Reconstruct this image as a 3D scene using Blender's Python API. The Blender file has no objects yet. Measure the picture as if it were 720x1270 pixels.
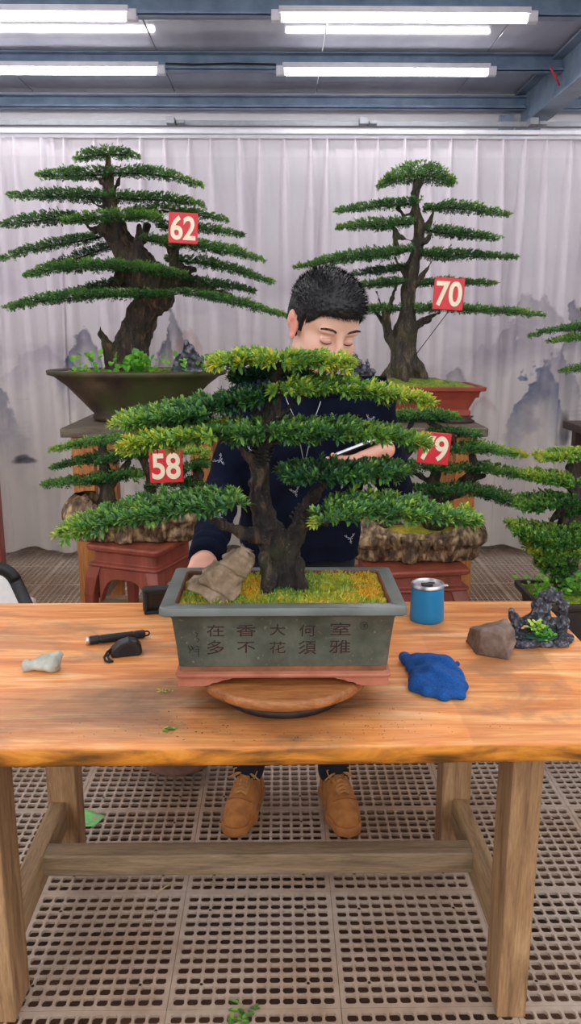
import bpy, bmesh, math, random
import numpy as np
from mathutils import Vector, Matrix
from mathutils.bvhtree import BVHTree
PI = math.pi
SC = bpy.context.scene
COL = SC.collection

# ------------------------------------------------------------------ camera
FPX, PITCH, YAW, CAMH = 1011.0, math.radians(12.65), math.radians(0.74), 1.524
cF = np.array([math.sin(YAW)*math.cos(PITCH), math.cos(YAW)*math.cos(PITCH), -math.sin(PITCH)])
cR = np.array([math.cos(YAW), -math.sin(YAW), 0.0])
cU = np.cross(cR, cF)
cO = np.array([0, 0, CAMH])
def ray(px, py): return cF*FPX + cR*(px-360) + cU*(635-py)
def P(px, py, Y):
    r = ray(px, py); return cO + r*(Y/r[1])
def PZ(px, py, z):
    r = ray(px, py); return cO + r*((z-CAMH)/r[2])
def mpp(p): return float(np.dot(np.asarray(p)-cO, cF))/FPX      # metres per pixel at a point

cam_d = bpy.data.cameras.new('camera'); cam = bpy.data.objects.new('camera', cam_d); COL.objects.link(cam)
cam.location = cO; cam.rotation_euler = (PI/2-PITCH, 0, -YAW)
cam_d.sensor_width = 36; cam_d.sensor_fit = 'AUTO'; cam_d.lens = 36*FPX/1270
cam_d.clip_start = 0.05; cam_d.clip_end = 200
SC.camera = cam

# ------------------------------------------------------------------ numpy noise
_L = np.random.RandomState(7).rand(32, 32, 32).astype(np.float32)*2-1
def vnoise(p):
    p = np.asarray(p, dtype=np.float64); i = np.floor(p).astype(int); f = p-i; f = f*f*(3-2*f)
    x0, y0, z0 = (i[..., 0] % 32), (i[..., 1] % 32), (i[..., 2] % 32); x1, y1, z1 = (x0+1) % 32, (y0+1) % 32, (z0+1) % 32
    fx, fy, fz = f[..., 0], f[..., 1], f[..., 2]
    a = _L[x0, y0, z0]*(1-fx)+_L[x1, y0, z0]*fx; b = _L[x0, y1, z0]*(1-fx)+_L[x1, y1, z0]*fx
    c = _L[x0, y0, z1]*(1-fx)+_L[x1, y0, z1]*fx; d = _L[x0, y1, z1]*(1-fx)+_L[x1, y1, z1]*fx
    return (a*(1-fy)+b*fy)*(1-fz)+(c*(1-fy)+d*fy)*fz
def fbm(p, o=4):
    p = np.asarray(p, dtype=np.float64); s = 0; a = 1.0; t = 0
    for k in range(o):
        s = s+a*vnoise(p*(2**k)+k*7.31); t += a; a *= .5
    return s/t
def nrm(v):
    v = np.asarray(v, dtype=np.float64); return v/np.maximum(np.linalg.norm(v, axis=-1, keepdims=True), 1e-9)

# ------------------------------------------------------------------ meshes
def off_of(par):
    o = np.zeros(3)
    while par is not None:
        o += np.array(par.location); par = par.parent
    return o
def mk(name, V, Q, mats, parent=None, smooth=True, mi=None, attrs=None, T=None):
    """link ONE mesh object from world-space vertices, quads Q (n,4) and triangles T (n,3)"""
    V = np.asarray(V, dtype=np.float64).reshape(-1, 3)-off_of(parent)
    Q = np.asarray(Q, dtype=np.int32).reshape(-1, 4) if Q is not None and len(Q) else np.zeros((0, 4), np.int32)
    T = np.asarray(T, dtype=np.int32).reshape(-1, 3) if T is not None and len(T) else np.zeros((0, 3), np.int32)
    me = bpy.data.meshes.new(name)
    nl = Q.size+T.size; nf = len(Q)+len(T)
    me.vertices.add(len(V)); me.vertices.foreach_set('co', V.astype(np.float32).ravel())
    me.loops.add(nl); me.loops.foreach_set('vertex_index', np.concatenate([Q.ravel(), T.ravel()]).astype(np.int32))
    me.polygons.add(nf)
    st = np.concatenate([np.arange(len(Q))*4, Q.size+np.arange(len(T))*3]).astype(np.int32)
    me.polygons.foreach_set('loop_start', st)
    if not isinstance(mats, (list, tuple)): mats = [mats]
    for m in mats: me.materials.append(m)
    if mi is not None: me.polygons.foreach_set('material_index', np.asarray(mi, dtype=np.int32))
    me.polygons.foreach_set('use_smooth', np.full(nf, bool(smooth)))
    for k, a in (attrs or {}).items():
        a = np.asarray(a, dtype=np.float32)
        if a.ndim == 1:
            at = me.attributes.new(k, 'FLOAT', 'POINT'); at.data.foreach_set('value', a)
        else:
            at = me.attributes.new(k, 'FLOAT_COLOR', 'POINT')
            at.data.foreach_set('color', np.concatenate([a, np.ones((len(a), 1), np.float32)], 1).ravel())
    me.update(calc_edges=True); me.validate()
    ob = bpy.data.objects.new(name, me); COL.objects.link(ob)
    if parent is not None: ob.parent = parent
    return ob
class MB:
    """collects shapes into one mesh"""
    def __init__(s): s.V = []; s.Q = []; s.T = []; s.qm = []; s.tm = []; s.n = 0
    def add(s, V, Q=None, T=None, m=0):
        V = np.asarray(V, float).reshape(-1, 3)
        if Q is not None and len(Q):
            Q = np.asarray(Q, int).reshape(-1, 4); s.Q.append(Q+s.n); s.qm += [m]*len(Q)
        if T is not None and len(T):
            T = np.asarray(T, int).reshape(-1, 3); s.T.append(T+s.n); s.tm += [m]*len(T)
        s.V.append(V); s.n += len(V); return s
    def box(s, c, size, rz=0, m=0, R=None, taper=1.0):
        h = np.array(size)/2
        v = np.array([[x, y, z] for z in (-1, 1) for x, y in ((-1, -1), (1, -1), (1, 1), (-1, 1))], float)*h
        v[4:, :2] *= taper
        if R is None: R = np.array([[math.cos(rz), -math.sin(rz), 0], [math.sin(rz), math.cos(rz), 0], [0, 0, 1]])
        v = v@np.asarray(R).T+np.array(c)
        return s.add(v, [[3, 2, 1, 0], [4, 5, 6, 7], [0, 1, 5, 4], [1, 2, 6, 5], [2, 3, 7, 6], [3, 0, 4, 7]], m=m)
    def hexa(s, b, t, m=0):
        return s.add(list(b)+list(t), [[3, 2, 1, 0], [4, 5, 6, 7], [0, 1, 5, 4], [1, 2, 6, 5], [2, 3, 7, 6], [3, 0, 4, 7]], m=m)
    def tube(s, pts, rad, n=8, m=0, flat=None, cap=True):
        pts = np.asarray(pts, float); k = len(pts); rad = np.broadcast_to(np.asarray(rad, float), (k,))
        tg = nrm(np.gradient(pts, axis=0)); u = np.array([0, 0, 1.0]) if abs(tg[0][2]) < .9 else np.array([1.0, 0, 0])
        V = []
        for i in range(k):
            a = nrm(np.cross(tg[i], u)); b = np.cross(a, tg[i]); u = b
            for j in range(n):
                w = 2*PI*j/n; sx, sy = flat if flat else (1, 1)
                V.append(pts[i]+rad[i]*(a*math.cos(w)*sx+b*math.sin(w)*sy))
        Q = [[i*n+j, i*n+(j+1) % n, (i+1)*n+(j+1) % n, (i+1)*n+j] for i in range(k-1) for j in range(n)]
        T = []
        if cap:
            V += [pts[0], pts[-1]]; a, b = k*n, k*n+1
            T = [[a, (j+1) % n, j] for j in range(n)]+[[b, (k-1)*n+j, (k-1)*n+(j+1) % n] for j in range(n)]
        return s.add(V, Q, T, m=m)
    def lathe(s, c, prof, n=32, m=0, sx=1.0, sy=1.0, fn=None):
        c = np.array(c, float); V = []; k = len(prof)
        for r, z in prof:
            for j in range(n):
                w = 2*PI*j/n; rr = r*(fn(w, z) if fn else 1)
                V.append(c+[rr*math.cos(w)*sx, rr*math.sin(w)*sy, z])
        Q = [[i*n+j, i*n+(j+1) % n, (i+1)*n+(j+1) % n, (i+1)*n+j] for i in range(k-1) for j in range(n)]
        V += [c+[0, 0, prof[0][1]], c+[0, 0, prof[-1][1]]]; a, b = k*n, k*n+1
        T = [[a, (j+1) % n, j] for j in range(n)]+[[b, (k-1)*n+j, (k-1)*n+(j+1) % n] for j in range(n)]
        return s.add(V, Q, T, m=m)
    def loft_rect(s, c, rings, cr=.012, ns=4, ms=None, closed=True):
        """rings of rounded rectangles (hx, hy, z); ms = material per band"""
        c = np.array(c, float); V = []; n = 4*(ns+1)
        for hx, hy, z in rings:
            r = min(cr, hx*.9, hy*.9)
            for q, (sx, sy) in enumerate(((1, 1), (-1, 1), (-1, -1), (1, -1))):
                for j in range(ns+1):
                    w = PI/2*(q+j/ns)
                    V.append(c+[sx*(hx-r)+r*math.cos(w), sy*(hy-r)+r*math.sin(w), z])
        k = len(rings)
        for i in range(k-1):
            Q = [[i*n+j, i*n+(j+1) % n, (i+1)*n+(j+1) % n, (i+1)*n+j] for j in range(n)]
            s.Q.append(np.array(Q)+s.n); s.qm += [ms[i] if ms else 0]*n
        if closed:
            V += [c+[0, 0, rings[0][2]], c+[0, 0, rings[-1][2]]]; a, b = k*n, k*n+1
            T = [[a, (j+1) % n, j] for j in range(n)]+[[b, (k-1)*n+j, (k-1)*n+(j+1) % n] for j in range(n)]
            s.T.append(np.array(T)+s.n); s.tm += [ms[0] if ms else 0]*n+[ms[-1] if ms else 0]*n
        s.V.append(np.array(V)); s.n += len(V); return s
    def prism(s, poly, d, m=0):
        """polygon (world points) extruded by vector d"""
        p = np.array(poly, float); k = len(p); c0 = p.mean(0)
        V = np.concatenate([p, p+np.array(d), [c0, c0+np.array(d)]])
        Q = [[i, (i+1) % k, k+(i+1) % k, k+i] for i in range(k)]
        T = [[2*k, (i+1) % k, i] for i in range(k)]+[[2*k+1, k+i, k+(i+1) % k] for i in range(k)]
        return s.add(V, Q, T, m=m)
    def grid(s, A, m=0):
        A = np.asarray(A, float); a, b = A.shape[:2]
        ii, jj = np.meshgrid(np.arange(a-1), np.arange(b-1), indexing='ij'); i0 = (ii*b+jj).ravel()
        return s.add(A.reshape(-1, 3), np.stack([i0, i0+1, i0+b+1, i0+b], 1), m=m)
    def build(s, name, mats, parent=None, smooth=False, bevel=0, attrs=None, fix=True):
        Q = np.concatenate(s.Q) if s.Q else None; T = np.concatenate(s.T) if s.T else None
        o = mk(name, np.concatenate(s.V), Q, mats, parent, smooth, s.qm+s.tm, attrs, T)
        if fix:
            b = bmesh.new(); b.from_mesh(o.data); bmesh.ops.recalc_face_normals(b, faces=b.faces); b.to_mesh(o.data); b.free()
        if bevel:
            md = o.modifiers.new('bevel', 'BEVEL'); md.width = bevel; md.segments = 2; md.limit_method = 'ANGLE'; md.angle_limit = math.radians(40)
        return o
def autosmooth(o, deg=35):
    me = o.data; b = bmesh.new(); b.from_mesh(me)
    for f in b.faces: f.smooth = True
    for e in b.edges:
        if len(e.link_faces) == 2 and e.calc_face_angle(0) > math.radians(deg): e.smooth = False
    b.to_mesh(me); b.free(); return o
def thing(name, loc, label, cat, group=None):
    o = bpy.data.objects.new(name, None); COL.objects.link(o); o.location = [float(v) for v in loc]; o.empty_display_size = .05
    return tag(o, label, cat, group)
def tag(o, label, cat, group=None, kind=None):
    o['label'] = label; o['category'] = cat
    if group: o['group'] = group
    if kind: o['kind'] = kind
    return o
def struct(o):
    o['kind'] = 'structure'; return o

# ------------------------------------------------------------------ implicit surfaces
class SDF:
    def __init__(s, lo, hi, h):
        s.lo = np.array(lo, float); s.h = h; s.n = np.ceil((np.array(hi)-s.lo)/h).astype(int)+1
        s.D = np.full(s.n, 9.0, np.float32)
    def sl(s, a, b):
        i0 = np.clip(np.floor((np.array(a)-s.lo)/s.h).astype(int), 0, s.n); i1 = np.clip(np.ceil((np.array(b)-s.lo)/s.h).astype(int)+1, 0, s.n)
        S = tuple(slice(i0[k], i1[k]) for k in range(3))
        ax = [s.lo[k]+s.h*np.arange(i0[k], i1[k]) for k in range(3)]
        return S, np.meshgrid(*ax, indexing='ij', sparse=True)
    def put(s, S, d, k, mode='u'):
        o = s.D[S]
        if mode == 'u':
            if k <= 0: s.D[S] = np.minimum(o, d)
            else:
                t = np.clip(.5+.5*(o-d)/k, 0, 1); s.D[S] = o*(1-t)+d*t-k*t*(1-t)
        elif mode == 's':
            d = -d
            if k <= 0: s.D[S] = np.maximum(o, d)
            else:
                t = np.clip(.5-.5*(o-d)/k, 0, 1); s.D[S] = o*(1-t)+d*t+k*t*(1-t)
        elif mode == 'i': s.D[S] = np.maximum(o, d)
    def cap(s, a, b, ra, rb=None, k=.01, mode='u'):
        rb = ra if rb is None else rb; a = np.array(a, float); b = np.array(b, float); m = max(ra, rb)+k+2*s.h
        S, (x, y, z) = s.sl(np.minimum(a, b)-m, np.maximum(a, b)+m)
        v = b-a; L = max(float(v@v), 1e-12)
        t = np.clip(((x-a[0])*v[0]+(y-a[1])*v[1]+(z-a[2])*v[2])/L, 0, 1)
        d = np.sqrt((x-a[0]-t*v[0])**2+(y-a[1]-t*v[1])**2+(z-a[2]-t*v[2])**2)-(ra+(rb-ra)*t)
        s.put(S, d, k, mode)
    def chain(s, pts, rad, k=.01):
        for i in range(len(pts)-1): s.cap(pts[i], pts[i+1], rad[i], rad[i+1], k)
    def ell(s, c, r, R=None, k=.01, mode='u'):
        c = np.array(c, float); r = np.array(r, float); m = max(r)+k+2*s.h
        S, (x, y, z) = s.sl(c-m, c+m); X, Y, Z = x-c[0], y-c[1], z-c[2]
        if R is not None:
            R = np.asarray(R); X, Y, Z = (R[0, j]*X+R[1, j]*Y+R[2, j]*Z for j in range(3))     # columns of R are the local axes
        q = np.sqrt((X/r[0])**2+(Y/r[1])**2+(Z/r[2])**2); g = np.sqrt((X/r[0]**2)**2+(Y/r[1]**2)**2+(Z/r[2]**2)**2)
        s.put(S, (q*(q-1)/np.maximum(g, 1e-6)), k, mode)
    def half(s, p, n, lo=None, hi=None):
        """keep the side behind the plane"""
        n = nrm(n); hi_ = s.lo+s.h*s.n
        S, (x, y, z) = s.sl(s.lo if lo is None else lo, hi_ if hi is None else hi)
        s.put(S, (x-p[0])*n[0]+(y-p[1])*n[1]+(z-p[2])*n[2], 0, 'i')
    def noise(s, amp, sc, o=3):
        idx = np.argwhere(np.abs(s.D) < amp*2+3*s.h); p = s.lo+idx*s.h
        s.D[idx[:, 0], idx[:, 1], idx[:, 2]] += (amp*fbm(p*sc, o)).astype(np.float32)
    def mesh(s):
        D = s.D; I = D < 0; n = s.n
        c = np.zeros(n-1, np.int8)
        for i in (0, 1):
            for j in (0, 1):
                for k in (0, 1): c += I[i:n[0]-1+i, j:n[1]-1+j, k:n[2]-1+k]
        A = np.argwhere((c > 0) & (c < 8)); vid = np.full(n-1, -1, np.int32); vid[A[:, 0], A[:, 1], A[:, 2]] = np.arange(len(A))
        acc = np.zeros((len(A), 3)); cnt = np.zeros(len(A))
        cs = [(i, j, k) for i in (0, 1) for j in (0, 1) for k in (0, 1)]
        for a in cs:
            for ax in range(3):
                if a[ax]: continue
                b = list(a); b[ax] = 1
                pa, pb = A+np.array(a), A+np.array(b)
                da = D[pa[:, 0], pa[:, 1], pa[:, 2]]; db = D[pb[:, 0], pb[:, 1], pb[:, 2]]
                m = (da < 0) != (db < 0); t = da[m]/(da[m]-db[m])
                q = np.tile(np.array(a, float), (m.sum(), 1)); q[:, ax] += t
                acc[m] += q; cnt[m] += 1
        V = s.lo+(A+acc/cnt[:, None])*s.h
        Qs = []
        for ax in range(3):
            u, w = (ax+1) % 3, (ax+2) % 3
            a = np.take(I, range(n[ax]-1), ax); b = np.take(I, range(1, n[ax]), ax)
            E = np.argwhere(a != b); E = E[(E[:, u] > 0) & (E[:, w] > 0) & (E[:, u] < n[u]-1) & (E[:, w] < n[w]-1)]
            fl = a[E[:, 0], E[:, 1], E[:, 2]]
            def at(du, dw):
                q = E.copy(); q[:, u] -= du; q[:, w] -= dw; return vid[q[:, 0], q[:, 1], q[:, 2]]
            q = np.stack([at(1, 1), at(0, 1), at(0, 0), at(1, 0)], 1); q[~fl] = q[~fl][:, ::-1]
            Qs.append(q)
        Q = np.concatenate(Qs); Q = Q[(Q >= 0).all(1)]
        return V, Q
def vnormals(V, Q):
    n = np.cross(V[Q[:, 2]]-V[Q[:, 0]], V[Q[:, 3]]-V[Q[:, 1]]); N = np.zeros_like(V)
    for j in range(4): np.add.at(N, Q[:, j], n)
    return nrm(N)
def relax(V, Q, it=1, w=.5):
    for _ in range(it):
        S = np.zeros_like(V); c = np.zeros(len(V))
        for a, b in ((0, 1), (1, 2), (2, 3), (3, 0)):
            np.add.at(S, Q[:, a], V[Q[:, b]]); np.add.at(S, Q[:, b], V[Q[:, a]]); np.add.at(c, Q[:, a], 1); np.add.at(c, Q[:, b], 1)
        V = V*(1-w)+w*S/np.maximum(c, 1)[:, None]
    return V

# ------------------------------------------------------------------ materials
def rgb(r, g, b):
    return tuple(((v/255)/12.92 if v/255 <= .04045 else ((v/255+.055)/1.055)**2.4) for v in (r, g, b))+(1,)
class NT:
    def __init__(s, name):
        s.m = bpy.data.materials.new(name); s.m.use_nodes = True; s.t = s.m.node_tree
        s.b = s.t.nodes['Principled BSDF']; s.out = s.t.nodes['Material Output']
    def n(s, ty, **kw):
        x = s.t.nodes.new(ty)
        for k, v in kw.items(): setattr(x, k, v)
        return x
    def l(s, a, b): s.t.links.new(a, b)
    def coord(s, scale=(1, 1, 1), rot=(0, 0, 0), loc=(0, 0, 0)):
        t = s.n('ShaderNodeTexCoord'); mp = s.n('ShaderNodeMapping'); mp.inputs['Scale'].default_value = scale; mp.inputs['Rotation'].default_value = rot; mp.inputs['Location'].default_value = loc
        s.l(t.outputs['Object'], mp.inputs['Vector']); return mp.outputs['Vector']
    def noise(s, vec, sc=5, det=4, rough=.55, dist=0):
        x = s.n('ShaderNodeTexNoise'); x.inputs['Scale'].default_value = sc; x.inputs['Detail'].default_value = det
        x.inputs['Roughness'].default_value = rough; x.inputs['Distortion'].default_value = dist
        if vec is not None: s.l(vec, x.inputs['Vector'])
        return x.outputs['Fac']
    def ramp(s, fac, stops):
        x = s.n('ShaderNodeValToRGB'); e = x.color_ramp.elements
        while len(e) < len(stops): e.new(.5)
        for k, (p, c) in enumerate(stops): e[k].position = p; e[k].color = c
        s.l(fac, x.inputs['Fac']); return x.outputs['Color']
    def mix(s, fac, a, b, mode='MIX'):
        x = s.n('ShaderNodeMix', data_type='RGBA', blend_type=mode)
        for sock, v in ((x.inputs[0], fac), (x.inputs[6], a), (x.inputs[7], b)):
            if isinstance(v, bpy.types.NodeSocket): s.l(v, sock)
            else: sock.default_value = v
        return x.outputs[2]
    def math(s, op, a, b=None, clamp=False):
        x = s.n('ShaderNodeMath', operation=op); x.use_clamp = clamp
        for i, v in enumerate((a, b)):
            if v is None: continue
            if isinstance(v, bpy.types.NodeSocket): s.l(v, x.inputs[i])
            else: x.inputs[i].default_value = v
        return x.outputs[0]
    def set(s, **kw):
        for k, v in kw.items():
            k = k.replace('_', ' ')
            if isinstance(v, bpy.types.NodeSocket): s.l(v, s.b.inputs[k])
            else: s.b.inputs[k].default_value = v
        return s
    def bump(s, h, strength=.3, dist=.005):
        x = s.n('ShaderNodeBump'); x.inputs['Strength'].default_value = strength; x.inputs['Distance'].default_value = dist
        s.l(h, x.inputs['Height']); s.l(x.outputs['Normal'], s.b.inputs['Normal']); return s
def simple(name, c, rough=.5, metal=0, var=.12, sc=30, bump=0, spec=.5, bd=.003, c2=None, det=5):
    t = NT(name); f = t.noise(t.coord(), sc, det)
    a = rgb(*c); d = rgb(*(c2 if c2 else [max(0, v*(1-var*1.6)) for v in c]))
    t.set(Base_Color=t.ramp(f, [(.32, d), (.62, a)]), Roughness=rough, Metallic=metal, Specular_IOR_Level=spec)
    if bump: t.bump(f, bump, bd)
    return t.m
def wood(name, cols, grain=(1.5, 22, 22), rough=.45, sc=3, bump=.15, spec=.5, ring=True, tex=.5):
    t = NT(name); v = t.coord(grain)
    f = t.noise(v, sc, 8, .6, .8); f2 = t.noise(v, sc*7, 4, .6, .2)
    base = t.ramp(f, [(.28, rgb(*cols[0])), (.5, rgb(*cols[1])), (.72, rgb(*cols[2]))])
    g = t.ramp(f2, [(.3, (1-tex, 1-tex, 1-tex, 1)), (.6, (1, 1, 1, 1))])
    t.set(Base_Color=t.mix(.6, base, g, 'MULTIPLY'), Roughness=rough, Specular_IOR_Level=spec); t.bump(f2, bump, .002)
    return t.m
# ------------------------------------------------------------------ materials used in several places
M = {}
M['purlin'] = simple('painted_steel', (134, 156, 180), .45, var=.1, sc=9, c2=(108, 130, 156))
M['rafter'] = simple('rafter_steel', (132, 150, 168), .45, var=.1, sc=8, c2=(105, 122, 142))
M['white_metal'] = simple('white_metal', (226, 224, 232), .35, var=.04, sc=12)
M['grey_plastic'] = simple('grey_plastic', (150, 152, 158), .5, var=.05)
M['black'] = simple('black_plastic', (26, 27, 30), .42, var=.1)
M['black_rubber'] = simple('black_rubber', (18, 18, 20), .65, var=.1)
M['white'] = simple('white_plastic', (238, 236, 232), .4, var=.03)
M['steel'] = simple('brushed_steel', (214, 216, 220), .34, 1.0, var=.05)
M['stand_wood'] = wood('stand_wood', [(150, 88, 38), (190, 118, 56), (214, 144, 78)], (14, 14, 1.2), .5, 3)
M['stand_top'] = wood('stand_top', [(74, 66, 54), (108, 96, 80), (132, 120, 100)], (2, 14, 14), .7, 3)
M['dark_stand'] = wood('dark_stand', [(40, 26, 24), (62, 40, 36), (80, 54, 48)], (14, 14, 1.2), .55, 3)
M['red_wood'] = wood('red_lacquer', [(122, 56, 42), (146, 70, 52), (164, 88, 68)], (8, 8, 1.5), .38, 2, .05, tex=.2)
M['leg_wood'] = wood('leg_wood', [(116, 84, 54), (158, 120, 82), (184, 146, 104)], (13, 13, 1.3), .6, 3)
M['rail_wood'] = wood('rail_wood', [(104, 84, 62), (142, 118, 90), (166, 140, 108)], (1.3, 13, 13), .6, 3)
M['siderail_wood'] = wood('siderail_wood', [(112, 90, 62), (160, 128, 92), (180, 150, 112)], (13, 1.3, 13), .6, 3)

# ------------------------------------------------------------------ the setting
YB = 6.0
# floor of plastic grating tiles, 0.4 m square with 12 x 12 holes
s = .4; pit, hole, brd = .0318, .0254, .01235
nod = PZ(230.7, 1106.7, 0); x0, y0 = nod[0]+s*-9, nod[1]-s*2
mb = MB(); e = .0006; hh = hole/2; ch = .0045; zt, zb = 0.0, -.009
octo = [(hh, -hh+ch), (hh, hh-ch), (hh-ch, hh), (-hh+ch, hh), (-hh, hh-ch), (-hh, -hh+ch), (-hh+ch, -hh), (hh-ch, -hh)]
def edges(i): # cell limits
    lo = e if i == 0 else brd+i*pit-(pit-hole)/2
    hi = s-e if i == 11 else brd+i*pit+hole+(pit-hole)/2
    return lo, hi
for i in range(12):
    for j in range(12):
        xa, xb = edges(i); ya, yb = edges(j); cx, cy = brd+i*pit+hh, brd+j*pit+hh
        V = [(xb, ya, zt), (xb, yb, zt), (xa, yb, zt), (xa, ya, zt)]+[(cx+a, cy+b, zt) for a, b in octo]+[(cx+a, cy+b, zb) for a, b in octo]
        Q = [(0, 1, 5, 4), (1, 2, 7, 6), (2, 3, 9, 8), (3, 0, 11, 10)]; T = [(1, 6, 5), (2, 8, 7), (3, 10, 9), (0, 4, 11)]
        Q += [(4+k, 4+(k+1) % 8, 12+(k+1) % 8, 12+k) for k in range(8)]
        mb.add(V, Q, T)
mb.add([(e, e, 0), (s-e, e, 0), (s-e, s-e, 0), (e, s-e, 0), (e, e, zb), (s-e, e, zb), (s-e, s-e, zb), (e, s-e, zb)], [(0, 4, 5, 1), (1, 5, 6, 2), (2, 6, 7, 3), (3, 7, 4, 0)])
for i in (2, 10):
    for j in (2, 10):
        cx, cy = brd+i*pit-(pit-hole)/2, brd+j*pit-(pit-hole)/2
        for r, z, m in ((.0062, .0007, 0), (.0042, .0012, 1)):
            mb.add([(cx+r*math.cos(k*PI/4), cy+r*math.sin(k*PI/4), z) for k in range(8)], [(0, 1, 2, 3), (0, 3, 4, 7), (4, 5, 6, 7)], m=m)
t = NT('plastic_grating'); v = t.coord()
f = t.noise(v, 1.1, 5, .6); f2 = t.noise(v, 26, 4)
c = t.ramp(f, [(.36, rgb(158, 130, 106)), (.52, rgb(182, 160, 142)), (.66, rgb(192, 178, 166))])
t.set(Base_Color=t.mix(.5, c, t.ramp(f2, [(.3, (.62, .58, .54, 1)), (.62, (1, 1, 1, 1))]), 'MULTIPLY'), Roughness=.6)
M['grating'] = t.m
fl = mb.build('floor', [M['grating'], simple('grating_hole', (40, 30, 26), .9)], fix=False); fl.location = (x0, y0, 0)
for v_, cnt in (((s, 0, 0), 18), ((0, s, 0), 14)):
    a = fl.modifiers.new('tiles', 'ARRAY'); a.use_relative_offset = False; a.use_constant_offset = True; a.constant_offset_displace = v_; a.count = cnt
struct(fl)
g = MB().box((0, 4, -.11), (30, 24, .04)).build('ground', simple('damp_earth', (128, 92, 70), .85, var=.3, sc=2.5, bump=.5, bd=.02, c2=(58, 42, 34)))
struct(g)
w = MB().box((0, YB+.05, 1.55), (9, .1, 3.24)).build('wall_back', simple('white_panel', (214, 212, 214), .5, var=.03, sc=3)); struct(w)
for nm, xx in (('wall_left', -3.68), ('wall_right', 3.68)):
    struct(MB().box((xx, 3.5, 1.5), (.1, 5.0, 3.12)).build(nm, w.data.materials[0]))
# low kerb at the foot of the wall
mb = MB(); xs = np.arange(-3.2, 3.2, .46)
for i, x in enumerate(xs): mb.box((x+.2, 5.68+.01*(i % 2), .035), (.3 if i % 2 else .42, .2, .075), 0)
struct(mb.build('baseboard_back', simple('kerb_stone', (150, 138, 116), .85, var=.2, sc=14, c2=(104, 96, 82)), bevel=.006))
# ceiling: glossy metal panels with seams, purlins, one rafter
t = NT('ceiling_panel'); v = t.coord((1, .25, 1)); f = t.noise(v, 3, 4)
t.set(Base_Color=t.ramp(f, [(.35, rgb(168, 170, 184)), (.65, rgb(192, 194, 206))]), Roughness=.09, Specular_IOR_Level=.45)
v2 = t.coord((1, .3, 1)); t.bump(t.noise(v2, 9, 3), .05, .01); M['ceil'] = t.m
mb = MB()
CZ = 3.08
for k in range(10): mb.box((-4.5+k*.95+.475, 3.55, CZ+.03), (.946, 5.1, .06))
struct(mb.build('ceiling', M['ceil'], bevel=.003))
def beam(name, Y, zc, h, m, d=.05):
    b = MB().box((0, Y, zc), (7.2, .008, h)).box((0, Y-d/2, zc-h/2+.004), (7.2, d, .008)).box((0, Y-d/2, zc+h/2-.004), (7.2, d, .008)).box((0, Y-d+.004, zc-h/2+.012), (7.2, .008, .02))
    return struct(b.build(name, m))
LY = [5.15, 4.31, 3.47, 2.63, 1.79]
for k, y in enumerate(LY): beam('trim_%d' % (k+1), y+.04, CZ-.052, .1, M['purlin'])
za = P(360, 119, 5.9)[2]; zb_ = P(360, 136, 5.9)[2]
beam('trim_9', 5.92, (za+zb_)/2, za-zb_, M['purlin'])
rx = P(645, 150, 5.8)[0]+.06
b = MB().box((rx, 3.5, 2.945), (.012, 5.0, .23)).box((rx, 3.5, 2.83), (.13, 5.0, .012)).box((rx, 3.5, 3.06), (.13, 5.0, .012))
struct(b.build('trim_10', M['rafter']))
b = MB().box((rx, 5.86, 2.80), (.13, .2, .05)).box((rx-.01, 5.9, 2.68), (.05, .05, .22)).box((rx-.12, 5.93, 2.86), (.1, .03, .14))
struct(b.build('trim_11', M['rafter'], bevel=.004))
# curtain track along the wall
z1, z2 = P(360, 160, 5.36)[2], P(360, 171, 5.36)[2]
rail = thing('curtain_rail', (0, 5.36, z2), 'long white metal curtain rail running below the roof beams', 'curtain rail')
mb = MB().box((0, 5.36, (z1+z2)/2+.008), (7, .03, .026)).box((0, 5.395, z2+.008), (7, .05, .018))
mb.build('track', M['white_metal'], rail, bevel=.004)
zc = P(360, 154, 5.5)[2]
MB().box((0, 5.5, zc), (7, .05, .03)).build('support_channel', M['grey_plastic'], rail, bevel=.003)
for px in (212, 450, 660):
    p = P(px, 154, 5.44); MB().box((p[0], 5.44, zc), (.05, .09, .04)).box((p[0]+.06, 5.44, zc-.005), (.05, .05, .02)).build('bracket', M['grey_plastic'], rail, bevel=.003)

# ------------------------------------------------------------------ LED battens under the purlins
lamp = NT('lamp_tube'); lamp.b.inputs['Emission Color'].default_value = (1, .985, 1, 1); lamp.b.inputs['Emission Strength'].default_value = 15; lamp.set(Base_Color=(.9, .9, .9, 1))
M['lamp'] = lamp.m
xr = (P(350, 83, 5.15)[0], P(607, 83, 5.15)[0]); LEN = xr[1]-xr[0]
xl = P(197, 83, 5.15)[0]-LEN
def batten(x0, y, label):
    z = CZ-.105
    r = thing('ceiling_tube_light', (x0+LEN/2, y, z+.03), label, 'ceiling light', 'tube lights under the roof')
    tu = MB(); prof = [(x0+.03, 0), (x0+LEN-.03, 0)]
    tu.tube([(x0+.02, y, z), (x0+LEN-.02, y, z)], .021, 14); tu.build('tube', M['lamp'], r, smooth=True)
    MB().box((x0+LEN/2, y, z+.028), (LEN, .056, .028)).build('housing', M['white_metal'], r, bevel=.002)
    for xx in (x0-.012, x0+LEN+.012): MB().box((xx, y, z+.004), (.05, .042, .05)).build('end_cap', M['white_metal'], r, bevel=.004)
lab = {(0, 0): 'white tube light nearest the curtain on the left of the ceiling', (0, 1): 'white tube light nearest the curtain, above the tree with sign 70',
       (1, 0): 'white tube light cut by the top edge above the left tree', (1, 1): 'white tube light cut by the top edge on the right'}
def place_light(i, y, j, x): batten(x, y, lab.get((i, j), 'white tube light under the roof, unseen beyond the picture edges'))
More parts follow.
